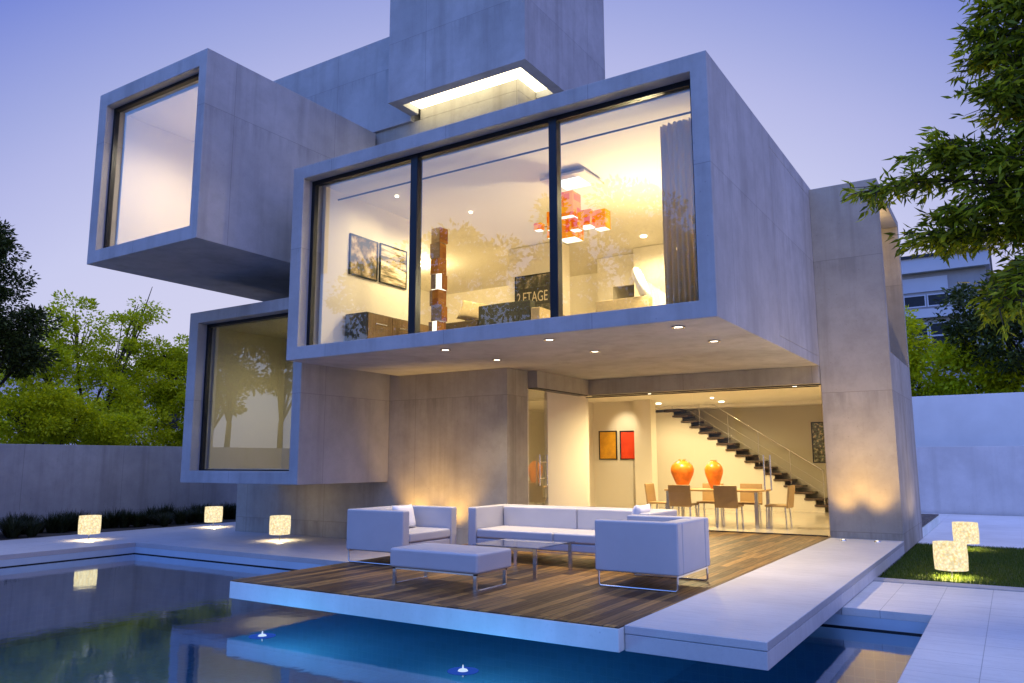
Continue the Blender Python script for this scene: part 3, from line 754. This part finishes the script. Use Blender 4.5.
MB().box(-9.94,-9.42,10.02,11.98,3.271,3.97).build('body', M['cabside'], cb, .006)
for k in range(3): 
    d_ = MB().box(-9.419,-9.40,10.04+k*.645,10.04+k*.645+.635,3.30,3.955).build('drawer', M['cab'], cb, .003)
    MB().tube([(-9.37,10.2+k*.645,3.78),(-9.37,10.5+k*.645,3.78)], .012).build('handle', M['steel'], d_)
fl = thing('cube_floor_lamp', 'tall floor lamp of stacked wooden, orange and lit cubes', 'floor lamp', (-8.6,11,3.27))
zz = 3.27; h_ = .288
for k, mname in enumerate(('stackd','cubew','stackd','stackd','cubew','stacko','stackd','stackd')):
    s_ = .105; ang = R((7,-10,9,-8,12,-9,5,-6)[k]); dx = (.01,-.015,.02,-.01,.015,0,-.02,.01)[k]
    def rot(m_):
        m_.v = [(x*math.cos(ang)-y*math.sin(ang)-8.6+dx, x*math.sin(ang)+y*math.cos(ang)+11, z_+zz) for x, y, z_ in m_.v]; return m_
    cbo = rot(MB().box(-s_,s_,-s_,s_,0,h_)).build('cube', M[mname], fl, .006)
    if mname != 'stacko': rot(MB().box(s_+.001,s_+.012,-s_,s_,.006,h_-.006)).build('cube_panel', M['stacko'], cbo)
    if k in (3, 5): rot(MB().box(-s_*.2,s_,-s_-.012,-s_-.001,.006,h_-.006)).build('cube_panel', M['stacko'], cbo)
    if mname == 'cubew': rot(MB().box(-s_,-s_*.1,-s_-.012,-s_-.001,.006,h_-.006)).build('cube_panel', M['stackd'], cbo)
    zz += h_+.002
pd = thing('pendant_lamp', 'orange pendant lamp of clustered cubes below a square ceiling plate', 'pendant lamp', (-6.0,11.4,6.19))
MB().box(-6.43,-5.59,11.0,11.78,6.08,6.125).build('ceiling_plate', M['ceil'], pd, .004)
MB().box(-6.25,-5.77,11.16,11.62,6.066,6.079).build('plate_light', M['cubew'], pd)
MB().box(-6.3,-5.72,11.1,11.68,6.126,6.199).build('ceiling_rose', M['steel'], pd)
for (x0,x1,y0,y1,z0,z1) in ((-6.24,-5.94,11.25,11.55,5.47,5.90),(-6.26,-5.93,11.3,11.62,5.10,5.44),(-5.90,-5.66,11.35,11.6,5.28,5.55),(-5.70,-5.48,11.55,11.76,5.26,5.58),(-6.48,-6.28,11.3,11.5,5.30,5.62),(-6.74,-6.60,11.3,11.44,5.34,5.46),(-5.93,-5.76,11.1,11.27,5.16,5.30),(-6.59,-6.40,11.5,11.66,5.22,5.40)):
    cbx = MB().box(x0,x1,y0,y1,z0,z1).build('cube', M['cubeo'], pd, .004)
    MB().box(x0+.012,x1-.012,y0+.012,y1-.012,z0-.006,z0-.001).build('diffuser', M['cubew'], cbx)
wr = MB()
for x, y in ((-6.2,11.3),(-5.98,11.3),(-6.2,11.52),(-5.98,11.52)): wr.tube([(x,y,5.90),(x,y,6.07)], .004, 6)
for q in (((-6.27,11.4,5.42),(-6.40,11.4,5.42)),((-6.49,11.4,5.4),(-6.6,11.4,5.4)),((-5.94,11.45,5.42),(-5.9,11.45,5.42)),((-5.93,11.3,5.25),(-5.85,11.2,5.25)),((-6.26,11.55,5.3),(-6.4,11.55,5.3)),((-5.7,11.58,5.4),(-5.68,11.58,5.4)),((-6.1,11.4,5.44),(-6.1,11.4,5.47))): wr.tube(q, .01, 6)
wr.build('cable', M['steel'], pd)
# curtain
cu = MB(); n = 90; vs = []
for i in range(n+1):
    x = -3.80 + .68*i/n; y = 9.86 + .045*math.sin(i*.62) + .012*math.sin(i*1.7)
    for z_ in (3.275, 4.4, 6.0): vs.append((x + .01*math.sin(i*.5+z_), y, z_))
cu.add(vs, [(3*i+k,3*i+3+k,3*i+4+k,3*i+1+k) for i in range(n) for k in (0,1)], True)
cuo = cu.build('curtain', M['curt'], None); sm = cuo.modifiers.new('thick', 'SOLIDIFY'); sm.thickness = .004
tag(cuo, 'gathered grey curtain at the right end of the big upstairs window', 'curtain')
# upstairs sofas
s1 = thing('sofa', 'dark upstairs sofa with a brown chaise, below the poster', 'sofa', (-8.4,12.6,3.27))
MB().box(-8.62,-7.43,12.3,12.5,3.30,4.36).build('backrest', M['sofad'], s1, .02, 3)
MB().box(-8.62,-7.43,12.505,13.3,3.30,3.72).build('seat', M['sofat'], s1, .02, 3)
MB().box(-7.42,-7.22,12.3,13.3,3.30,4.20).build('armrest', M['sofat'], s1, .02, 3)
MB().box(-9.45,-8.63,12.3,13.3,3.30,4.10).build('chaise', M['sofab'], s1, .02, 3)
pillow('cushion', 'tan cushion leaning on the brown chaise upstairs', (-8.95,12.62,4.33), (R(-20),R(12),R(25)), .62,.46,.2, M['sofat'])
s2 = thing('sofa', 'tan upstairs sofa seen from behind near the curtain', 'sofa', (-5.65,12.9,3.27))
MB().box(-6.17,-5.14,12.5,12.7,3.30,4.21).build('backrest', M['sofat'], s2, .02, 3)
MB().box(-6.17,-5.14,12.705,13.5,3.30,3.72).build('seat', M['sofat'], s2, .02, 3)
pl_ = MB().lathe([(.001,-.09),(.24,-.09),(.32,-.05),(.34,0),(.32,.05),(.24,.09),(.001,.09)], (0,0,0), 32, False).build('cushion', M['cush'])
pl_.rotation_euler = (0, R(70), R(20)); pl_.location = (-5.36,12.72,4.46); tag(pl_, 'thick round pale cushion propped on the back of the tan upstairs sofa', 'cushion')
# poster
po = thing('poster', 'black poster reading ETAGE in a thin frame behind the upstairs sofa', 'poster', (-8.75,14.69,4.9))
f = MB(); f.box(-9.26,-9.235,14.66,14.695,4.25,5.5); f.box(-8.235,-8.21,14.66,14.695,4.25,5.5); f.box(-9.235,-8.235,14.66,14.695,5.475,5.5); f.box(-9.235,-8.235,14.66,14.695,4.25,4.275); f.build('frame', M['frame'], po)
MB().box(-9.235,-8.235,14.672,14.694,4.275,5.475).build('print', M['art4'], po)
MB().box(-9.235,-8.235,14.668,14.671,4.80,5.20).build('print_band', M['blackart'], po)
cv = bpy.data.curves.new('lettering', 'FONT'); cv.body = '2.ETAGE'; cv.size = .25; cv.extrude = .002; cv.align_x = 'CENTER'
to = bpy.data.objects.new('lettering_curve', cv); COL.objects.link(to)
dg = bpy.context.evaluated_depsgraph_get(); me = bpy.data.meshes.new_from_object(to.evaluated_get(dg)); bpy.data.objects.remove(to)
xs_ = [v.co.x for v in me.vertices]; wd_ = max(xs_)-min(xs_)
for v in me.vertices: v.co.x *= .80/wd_; v.co.y *= 1.35
me.materials.clear(); me.materials.append(M['ink']); lo = bpy.data.objects.new('lettering', me); COL.objects.link(lo); lo.parent = po
lo.rotation_euler = (R(90),0,0); lo.location = (-.055,-.0255,-.025)

# ------------------------------------------------------------------ interior lamps
def ceiling_fill_lamp(x, y, z_, e, r=.07, parent=H, ang=None, col=(1,.74,.40), drop=.12):  # made-up ceiling fixture: glowing disc and lamp added to light the rooms
    o = MB().lathe([(r,z_-.025),(r,z_-.001)], (x,y,0), 20).build('ceiling_fill_disc', M['warml'], parent)
    if ang: spot('ceiling_fill_lamp', (x,y,z_-.05), (x,y,z_-3), e, ang, .7, col, parent, r)
    else: lamp('ceiling_fill_lamp', 'POINT', (x,y,z_-drop), e, col, parent, shadow_soft_size=r)
WC = (1,.77,.40)
lamp('pendant_light', 'POINT', (-5.0,12.3,4.8), 250, WC, None, shadow_soft_size=.10)
ceiling_fill_lamp(-3.9,12.2,6.2,260,r=.03,ang=165,col=WC)
ceiling_fill_lamp(-12.0,14.6,6.2,330,col=WC)
ceiling_fill_lamp(-8.6,12.0,6.2,480,r=.03,ang=165,col=WC)
ceiling_fill_lamp(-9.2,10.5,6.2,55,r=.03,ang=165,col=WC)
ceiling_fill_lamp(-6.4,15.4,6.2,220,ang=165,col=WC)
lamp('parapet_fill_spot', 'SPOT', (-4.2,12.6,6.0), 150, (1,.80,.50), H, aim=(-5.3,14.1,4.2), spot_size=R(50), spot_blend=.4, shadow_soft_size=.05)  # spot added to brighten the parapet; it has no fixture
ceiling_fill_lamp(-12.3,8.9,8.10,430, ang=165, col=(1,.78,.52))
ceiling_fill_lamp(-11.6,10.9,4.05,125, r=.04, ang=165, col=(1,.84,.50))
for x, y, e in ((-5.9,15.75,700),(-7.2,17.4,170),(-3.9,17.6,170),(-6.4,19.6,190)): ceiling_fill_lamp(x, y, 2.95, e, r=.04, ang=165, col=WC)  # first one added to wash the white wall behind the sofa
ceiling_fill_lamp(-8.3,20.7,2.95,190, ang=165, col=WC); ceiling_fill_lamp(-6.6,21.0,2.95,90, ang=165, col=WC)
spot('picture_lamp', (-8.75,18.55,2.9), (-8.75,19.5,2.0), 75, 66, .9, (1,.80,.5), H)
ceiling_fill_lamp(-9.4,14.6,2.95,90, ang=165, col=WC)
lamp('pillar_niche_lamp', 'POINT', (-2.2,16.6,6.0), 26, (1,.66,.28), H, shadow_soft_size=.05)

# ------------------------------------------------------------------ boundary walls
def wall(label, x0, x1, y0, y1, z0, z1, mat):
    o = MB().box(x0,x1,y0,y1,z0,z1).build('boundary_wall', mat, None, .008); return tag(o, label, 'wall')
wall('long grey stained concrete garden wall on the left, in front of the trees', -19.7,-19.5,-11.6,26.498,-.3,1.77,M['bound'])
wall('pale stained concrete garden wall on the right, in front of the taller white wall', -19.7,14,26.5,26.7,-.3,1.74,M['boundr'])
o = MB().box(-4.5,16,29.9,30.2,-.3,3.50).build('neighbour_wall', M['white'], None, .008); tag(o, 'tall plain white wall behind the garden wall on the right', 'wall')
wall('concrete garden wall behind the viewer, mirrored in the lower left window', -60,16,-12.0,-11.7,-.3,2.0,M['bound'])

# ------------------------------------------------------------------ vegetation
def leaf_mesh(C, D, size, ratio, droop=.0, jitter=.35):
    """C centres, D outward directions; one folded diamond (2 triangles as one quad) per leaf"""
    n = len(C)
    d = D + RNG.normal(0, jitter, (n,3)); d[:,2] -= droop; d /= np.linalg.norm(d, axis=1)[:,None]
    q = RNG.normal(0, 1, (n,3)); s = np.cross(d, q); s /= np.linalg.norm(s, axis=1)[:,None]+1e-9
    nn = np.cross(d, s)
    L = size*RNG.uniform(.7,1.25,n)[:,None]; Wd = L*ratio
    V = np.stack([C, C+d*L*.42+s*Wd*.5+nn*L*.06, C+d*L-nn*L*.05, C+d*L*.42-s*Wd*.5+nn*L*.06], 1)
    return V.reshape(-1,3), np.arange(4*n).reshape(-1,4)
def tree(name, label, base, clumps, nsub, nleaf, size, mat, trunk_r=.14, ratio=.55, barkmat='bark', group=None, cat='tree', sub_r=.34, fork=.45, droop=.1):
    t = thing(name, label, cat, base, 0, group)
    base = np.array(base, float); C = []; D = []; subs = []
    vol = np.array([c[3]*c[4]*c[5] for c in clumps]); vol = vol**.7/ (vol**.7).sum()
    for c, w_ in zip(clumps, vol):
        cc = np.array(c[:3]); rr_ = np.array(c[3:])
        for _ in range(max(2, int(nsub*w_))):
            u = RNG.normal(0,1,3); u /= np.linalg.norm(u); rad = RNG.uniform(.25,1)**.5
            p = cc + u*rr_*rad; subs.append(p)
            k = max(4, int(nleaf/nsub*RNG.uniform(.5,1.5))); sr = sub_r*RNG.uniform(.6,1.35)
            q = RNG.normal(0,1,(k,3)); q /= np.linalg.norm(q,axis=1)[:,None]; q *= RNG.uniform(.15,1,(k,1))**.6
            q[:,2] *= .7
            C.append(p + q*sr); D.append(q + u*.3)
    C = np.concatenate(C); D = np.concatenate(D)
    V, F = leaf_mesh(C, D, size, ratio, droop)
    np_mesh('crown', V, F, M[mat], t)
    tr = MB(); cen = np.mean([c[:3] for c in clumps], 0); top = base + (cen-base)*np.array([.35,.35,fork])
    mid = (base+top)/2 + RNG.normal(0,.06,3)*[1,1,0]
    tr.tube([base-[0,0,.05], base+[0,0,.1], mid, top], [trunk_r*1.35, trunk_r*1.05, trunk_r*.85, trunk_r*.7], 10)
    for c in clumps:
        cc = np.array(c[:3]); m_ = (top+cc)/2 + RNG.normal(0,.12,3)
        tr.tube([top*.97+mid*.03, m_, cc, cc+(cc-m_)*.35], [trunk_r*.5, trunk_r*.33, trunk_r*.17, .01], 7)
        near = sorted(subs, key=lambda p: np.linalg.norm(p-cc))[:9]
        for p in near:
            e = cc + (p-cc)*.5 + RNG.normal(0,.08,3)
            tr.tube([m_+(cc-m_)*RNG.uniform(.1,.9), e, p], [trunk_r*.14+.006, .012, .005], 5)
    tr.build('trunk', M[barkmat], t)
    return t
def auto_clumps(base, h, w_, n, z0=.42):
    out = []
    for k in range(n):
        a = 2*math.pi*k/n*1.618*1.0 + RNG.uniform(-.3,.3); f = RNG.uniform(z0,.9); rr_ = w_*(.55 if f < .7 else .35)*RNG.uniform(.6,1.1)
        s = w_*RNG.uniform(.32,.5)
        out.append((base[0]+rr_*math.cos(a), base[1]+rr_*math.sin(a), base[2]+h*f, s, s, s*.75))
    out.append((base[0], base[1], base[2]+h*.88, w_*.35, w_*.35, h*.1))
    return out

# trees beyond the left wall (bright green) and the dark one at the edge
tree('leafy_tree', 'bright yellow-green tree over the left wall, the tallest beside the dark tree', (-25.5,14.2,-.3),
     [(-25.5,13.5,5.7,.9,.9,1.0),(-26,15.2,5.0,1.1,1.2,.8),(-25.5,12.4,4.4,1.2,1.2,.9),(-25.2,14.2,3.4,1.6,1.7,1.2),(-25.8,16.2,3.6,1.2,1.4,1.2),(-25,12.3,2.6,1.4,1.6,1.1),(-25.2,15.2,2.4,1.4,1.6,.9),(-25.6,15.4,6.1,.6,.6,.5),(-25.6,15.9,6.75,.45,.5,.35)], 250, 38000, .115, 'leafg', .13, group='bright green trees over the left wall', sub_r=.40)
tree('leafy_tree', 'bright yellow-green tree over the left wall, close to the lower window box', (-25.5,18.6,-.3),
     [(-25.5,17.9,5.3,1.2,1.1,.9),(-25.6,19.6,5.2,1.2,1.2,1.0),(-25.3,18.6,4.2,1.7,1.7,1.1),(-25.2,17.4,2.9,1.5,1.5,1.2),(-25.2,20.0,3.0,1.6,1.7,1.2),(-25.2,18.4,2.3,1.4,1.8,.8),(-25.4,16.9,4.3,.9,1.0,1.0),(-25.4,16.6,5.2,.7,.7,.6)], 240, 44000, .115, 'leafg', .13, group='bright green trees over the left wall', sub_r=.40)
tree('leafy_tree', 'bright yellow-green tree over the left wall, low one at the far left', (-21.6,11.2,-.3),
     [(-21.5,10.6,2.9,.8,.8,.6),(-21.5,11.6,2.4,.8,.9,.6),(-21.4,10.0,2.4,.8,.9,.8),(-21.5,12.6,2.3,.8,1.0,.5)], 120, 19000, .095, 'leafg', .11, group='bright green trees over the left wall', sub_r=.4)
tree('dark_tree', 'dark evergreen tree at the left edge of the picture', (-22.0,9.2,-.3),
     [(-22,9.4,5.6,1.0,.8,1.0),(-22,10.2,5.0,.8,.55,.5),(-22,9.1,6.7,.9,.7,.8),(-22,10.3,4.1,.8,.5,.45),(-22.1,8.4,5.2,1.2,1.2,1.2),(-22,9.1,7.2,.6,.5,.5),(-22,9.5,4.3,.9,.8,.5)], 210, 30000, .12, 'leafd', .16, .4, 'barkd', sub_r=.33)
# beyond the right wall
tree('dark_tree', 'dark broad tree beyond the white wall on the right', (1.4,33,-.3),
     [(-.2,33,6.8,1.8,1.6,1.3),(1.4,33,7.4,1.8,1.8,1.3),(.4,33,5.4,1.8,1.6,1.1),(2.4,33,5.8,1.8,1.6,1.4)], 150, 14000, .2, 'leafd', .2, .45, 'barkd', sub_r=.5)
tree('leafy_bush', 'bright green bush over the white wall, beside the concrete pillar', (-3.0,34.5,-.3),
     [(-3.4,34.5,6.0,1.0,.9,1.3),(-2.8,34.5,4.6,1.5,1.2,1.2),(-4.2,34.5,5.0,1.2,1,1.4)], 100, 9000, .19, 'leafg', .1, cat='bush', group='bright bushes over the white wall', sub_r=.5)
tree('leafy_bush', 'bright green bush over the white wall, below the dark tree', (-.6,34.0,-.3),
     [(-1.1,34,4.7,1.4,1.1,1.1),(.4,34,4.2,1.5,1.2,.9),(-.9,34.2,5.6,.9,.8,.8)], 90, 8000, .19, 'leafg', .1, cat='bush', group='bright bushes over the white wall', sub_r=.5)

# near maple-like tree at the right edge
def near_tree():
    base = np.array((2.5, 8.6, -.23)); t = thing('maple_tree', 'large green tree with long pointed leaves reaching in from the right', 'tree', tuple(base))
    tr = MB(); top = np.array((2.3,8.5,3.4))
    tr.tube([base, base+[0,0,.12], (2.45,8.6,1.6), top, (2.2,8.4,5.6)], [.20,.15,.13,.11,.07], 12)
    C = []; D = []
    def limb(pts, r0, r1, nt, spread, leaves, drop=.0):
        pts = [np.array(p, float) for p in pts]
        rad = np.linspace(r0, r1, len(pts)); tr.tube([tuple(p) for p in pts], list(rad), 7)
        seg = np.array([np.linalg.norm(pts[i+1]-pts[i]) for i in range(len(pts)-1)]); cum = np.r_[0, np.cumsum(seg)]/seg.sum()
        for k in range(int(nt*1.85)):
            f = RNG.uniform(.18, 1.0); i = min(len(pts)-2, int(np.searchsorted(cum, f)-1)); i = max(i, 0)
            p = pts[i] + (pts[i+1]-pts[i])*((f-cum[i])/(cum[i+1]-cum[i]))
            u = RNG.normal(0,1,3); u[2] = u[2]*.55 - drop; u /= np.linalg.norm(u)
            ax = (pts[i+1]-pts[i]); ax /= np.linalg.norm(ax)
            d = u*.85 + ax*.55; L = spread*RNG.uniform(.4,1.1)*(1.15-.5*f)
            e = p + d*L; m_ = (p+e)/2 + RNG.normal(0,.03,3) + [0,0,.03]
            tr.tube([tuple(p), tuple(m_), tuple(e)], [.008,.005,.002], 4, False)
            for j in range(leaves):
                g = RNG.uniform(.25,1.05); q = p + (e-p)*g + RNG.normal(0,.025,3)
                w_ = RNG.normal(0,1,3); w_[2] *= .45; w_ /= np.linalg.norm(w_)
                C.append(q); D.append(d*.7 + w_*.8)
    # (pixel-derived) sprays in the picture
    limb([(2.3,8.5,3.2),(1.1,8.3,3.55),(.2,8.2,3.85),(-.45,8.1,3.98),(-.90,8.0,3.93)], .05,.006, 85,.42,13,.15)
    limb([(1.1,8.3,3.55),(.3,8.5,3.5),(-.2,8.4,3.5),(-.48,8.3,3.48)], .03,.005, 80,.42,13,.25)
    limb([(.9,8.3,3.6),(.3,8.1,3.98),(-.15,8.0,4.16),(-.42,7.9,4.18)], .025,.005, 65,.38,13,.05)
    limb([(1.6,8.4,3.4),(.9,8.5,3.1),(.35,8.5,2.92),(.0,8.4,2.85)], .03,.005, 60,.4,13,.25)
    limb([(2.25,8.45,4.2),(1.4,8.3,4.8),(.8,8.2,5.1),(.25,8.1,5.25),(.02,8.0,5.2)], .04,.006, 80,.42,13,.1)
    limb([(1.4,8.3,4.7),(.8,8.2,4.75),(.4,8.0,4.75),(.1,7.9,4.62)], .025,.005, 60,.36,13,.1)
    limb([(2.2,8.4,5.2),(1.3,8.3,5.7),(.6,8.2,5.85),(.25,8.1,5.85)], .035,.005, 80,.44,13,.05)
    limb([(2.0,8.4,4.0),(1.2,8.2,4.3),(.6,8.0,4.35),(.3,7.95,4.25)], .03,.005, 50,.34,13,.1)
    limb([(2.2,8.5,3.6),(1.5,8.3,3.9),(.9,8.2,4.0),(.45,8.1,3.95)], .03,.005, 80,.46,14,.2)
    limb([(2.2,8.5,3.3),(1.5,8.6,3.2),(.8,8.7,3.25),(.2,8.6,3.1)], .03,.005, 80,.46,14,.25)
    limb([(2.2,8.4,4.6),(1.3,8.3,5.0),(.7,8.2,4.95),(.3,8.1,4.9)], .03,.005, 70,.42,14,.1)
    limb([(2.2,8.4,5.0),(1.3,8.2,5.4),(.8,8.1,5.5),(.4,8.0,5.45)], .03,.005, 70,.42,14,.1)
    limb([(1.6,8.4,3.5),(.9,8.3,3.7),(.3,8.2,3.72),(-.25,8.2,3.66)], .03,.005, 70,.40,14,.2)
    limb([(1.5,8.3,3.4),(.8,8.2,3.35),(.3,8.1,3.0),(.1,8.0,2.7)], .03,.005, 60,.40,14,.25)
    limb([(2.2,8.4,5.6),(1.2,8.2,5.9),(.5,8.1,5.7),(.12,8.0,5.45)], .03,.005, 60,.38,14,.15)
    limb([(2.2,8.4,4.5),(1.2,8.2,4.75),(.4,8.1,5.0),(.0,8.0,5.05)], .03,.005, 60,.36,14,.15)
    limb([(2.2,8.4,4.3),(1.2,8.3,4.45),(.6,8.2,4.58),(.18,8.1,4.5)], .03,.005, 70,.38,14,.15)
    limb([(2.2,8.4,5.5),(1.7,8.3,6.4),(1.1,8.2,6.7),(.7,8.1,6.7)], .04,.005, 70,.5,12)
    limb([(2.3,8.5,3.4),(3.2,8.8,4.2),(4.0,9.0,4.6),(4.6,9.1,4.5)], .05,.006, 80,.6,12,.1)
    limb([(2.2,8.4,5.2),(2.6,9.2,6.0),(2.9,10.0,6.3)], .04,.006, 80,.6,12)
    limb([(2.2,8.4,5.4),(2.7,7.6,6.0),(3.0,7.0,6.2)], .04,.006, 80,.6,12)
    V, F = leaf_mesh(np.array(C), np.array(D), .118, .26, .30, .36)
    np_mesh('crown', V, F, M['leafr'], t); tr.build('trunk', M['bark'], t)
near_tree()

# row of trees behind the viewer, seen mirrored in the windows and the water
labs = ['tree behind the viewer, mirrored at the left of the lower window','spreading tree behind the viewer, mirrored in the middle of the lower window','forked tree behind the viewer, mirrored at the right of the lower window',
        'tree behind the viewer, mirrored beside the two framed pictures','tree behind the viewer, mirrored in the middle upstairs pane','tree behind the viewer, mirrored beside the orange pendant','tree behind the viewer, mirrored near the grey curtain']
for (x, y, h, wd_), lb in zip(((-47.6,-15.5,12.0,3.6),(-44.3,-14.5,12.6,3.6),(-41.6,-16.5,12.5,3.6),(-30.5,-15.5,13.2,4.4),(-24.5,-15,14.6,4.2),(-19,-16,15.4,4.2),(-13.5,-15.5,14.6,4.0)), labs):
    tree('garden_tree', lb, (x,y,-.3), auto_clumps((x,y,-.3), h, wd_, 7, .45), 70, 7000, .30, 'leafm', .24, .6, group='row of trees behind the viewer', sub_r=.95)

# grass tufts in the bed
def tuft(loc, s, label):
    n = 220; a = RNG.uniform(0,6.283,n); b0 = RNG.uniform(0,.10,n)*s; ln = RNG.uniform(.28,.55,n)*s; out = RNG.uniform(.10,.8,n)
    bx = np.c_[b0*np.cos(a), b0*np.sin(a), np.zeros(n)]; d = np.c_[np.cos(a)*out, np.sin(a)*out, np.ones(n)]; d /= np.linalg.norm(d,axis=1)[:,None]
    sd_ = np.c_[-np.sin(a), np.cos(a), np.zeros(n)]*.010
    m_ = bx + d*ln[:,None]*.6; e = bx + d*ln[:,None] + np.c_[np.cos(a)*.12*s,np.sin(a)*.12*s,-.10*s*np.ones(n)]*out[:,None]
    V = np.stack([bx-sd_, bx+sd_, m_+sd_*.8, m_-sd_*.8, m_-sd_*.8, m_+sd_*.8, e+sd_*.1, e-sd_*.1], 1).reshape(-1,3)
    o = np_mesh('grass_tuft', V, np.arange(8*n).reshape(-1,4), M['tuft']); o.location = loc
    return tag(o, label, 'plant', 'ornamental grass tufts along the left wall')
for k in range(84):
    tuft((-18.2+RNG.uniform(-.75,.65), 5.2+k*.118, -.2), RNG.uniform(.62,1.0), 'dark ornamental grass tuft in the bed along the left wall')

# ------------------------------------------------------------------ neighbour buildings
nb = thing('neighbour_building', 'blue-grey flat-roofed building with banded windows beyond the trees on the right', 'building', (0,45.5,-.3))
MB().box(-7,-.4,45.0,52,-.3,11.0).build('wall', M['nbwall'], nb); MB().box(-.39,9,46.2,52,-.3,10.2).build('wall', M['nbwall'], nb)
MB().box(-7.3,-.2,44.6,52.2,11.0,11.75).build('roof', M['nbband'], nb); MB().box(-7.35,-.1,44.5,52.3,11.751,11.90).build('roof', M['frame'], nb)
MB().box(-.19,9.2,45.9,52.2,10.2,10.75).build('roof', M['nbband'], nb)
MB().box(-7.2,-.3,44.7,44.999,8.6,9.05).build('ledge', M['nbband'], nb); MB().box(-.29,9.1,45.9,46.199,8.3,8.7).build('ledge', M['nbband'], nb)
MB().box(-4.3,-2.1,44.93,44.999,10.0,10.75).build('shutter', M['nbband'], nb)
dk_ = glass('dark_window_glass', 1.5, .06, (.05,.06,.08))
for z0, z1, rows in ((9.2,9.85,1),(6.3,8.35,3)):
    for x0 in (-4.2,-3.1):
        f = MB(); x1 = x0+1.05; k = .06
        f.box(x0,x0+k,44.94,44.998,z0,z1); f.box(x1-k,x1,44.94,44.998,z0,z1); f.box(x0+k,x1-k,44.94,44.998,z0,z0+k); f.box(x0+k,x1-k,44.94,44.998,z1-k,z1)
        for q in range(1,rows): zz = z0+(z1-z0)*q/rows; f.box(x0+k,x1-k,44.94,44.998,zz-.04,zz+.04)
        wo = f.build('window', M['nbband'], nb); MB().box(x0+k,x1-k,44.975,44.99,z0+k,z1-k).build('pane', M['frame'], wo)
nb2 = thing('neighbour_house', 'pale house glimpsed through the bright trees on the left', 'house', (-46,22,-.3))
MB().box(-50,-46,12,34,-.3,6.6).build('wall', M['white'], nb2); MB().box(-50.3,-45.6,11.7,34.3,6.6,7.0).build('roof', M['boundr'], nb2)
for y0 in (14,18,22,26,30):
    wo = MB().box(-45.99,-45.93,y0,y0+1.6,3.4,5.0).build('window', M['white'], nb2); MB().box(-45.929,-45.92,y0+.1,y0+1.5,3.5,4.9).build('pane', M['frame'], wo)

# ------------------------------------------------------------------ render settings
S.view_settings.view_transform = 'Standard'; S.view_settings.look = 'None'; S.view_settings.exposure = 0; S.view_settings.gamma = 1
S.render.engine = 'CYCLES'; S.cycles.use_denoising = True
try: S.cycles.denoiser = 'OPENIMAGEDENOISE'
except Exception: pass
S.cycles.max_bounces = 10; S.cycles.diffuse_bounces = 4; S.cycles.glossy_bounces = 5; S.cycles.transparent_max_bounces = 16; S.cycles.transmission_bounces = 6
S.cycles.caustics_reflective = False; S.cycles.caustics_refractive = False; S.cycles.sample_clamp_indirect = 6
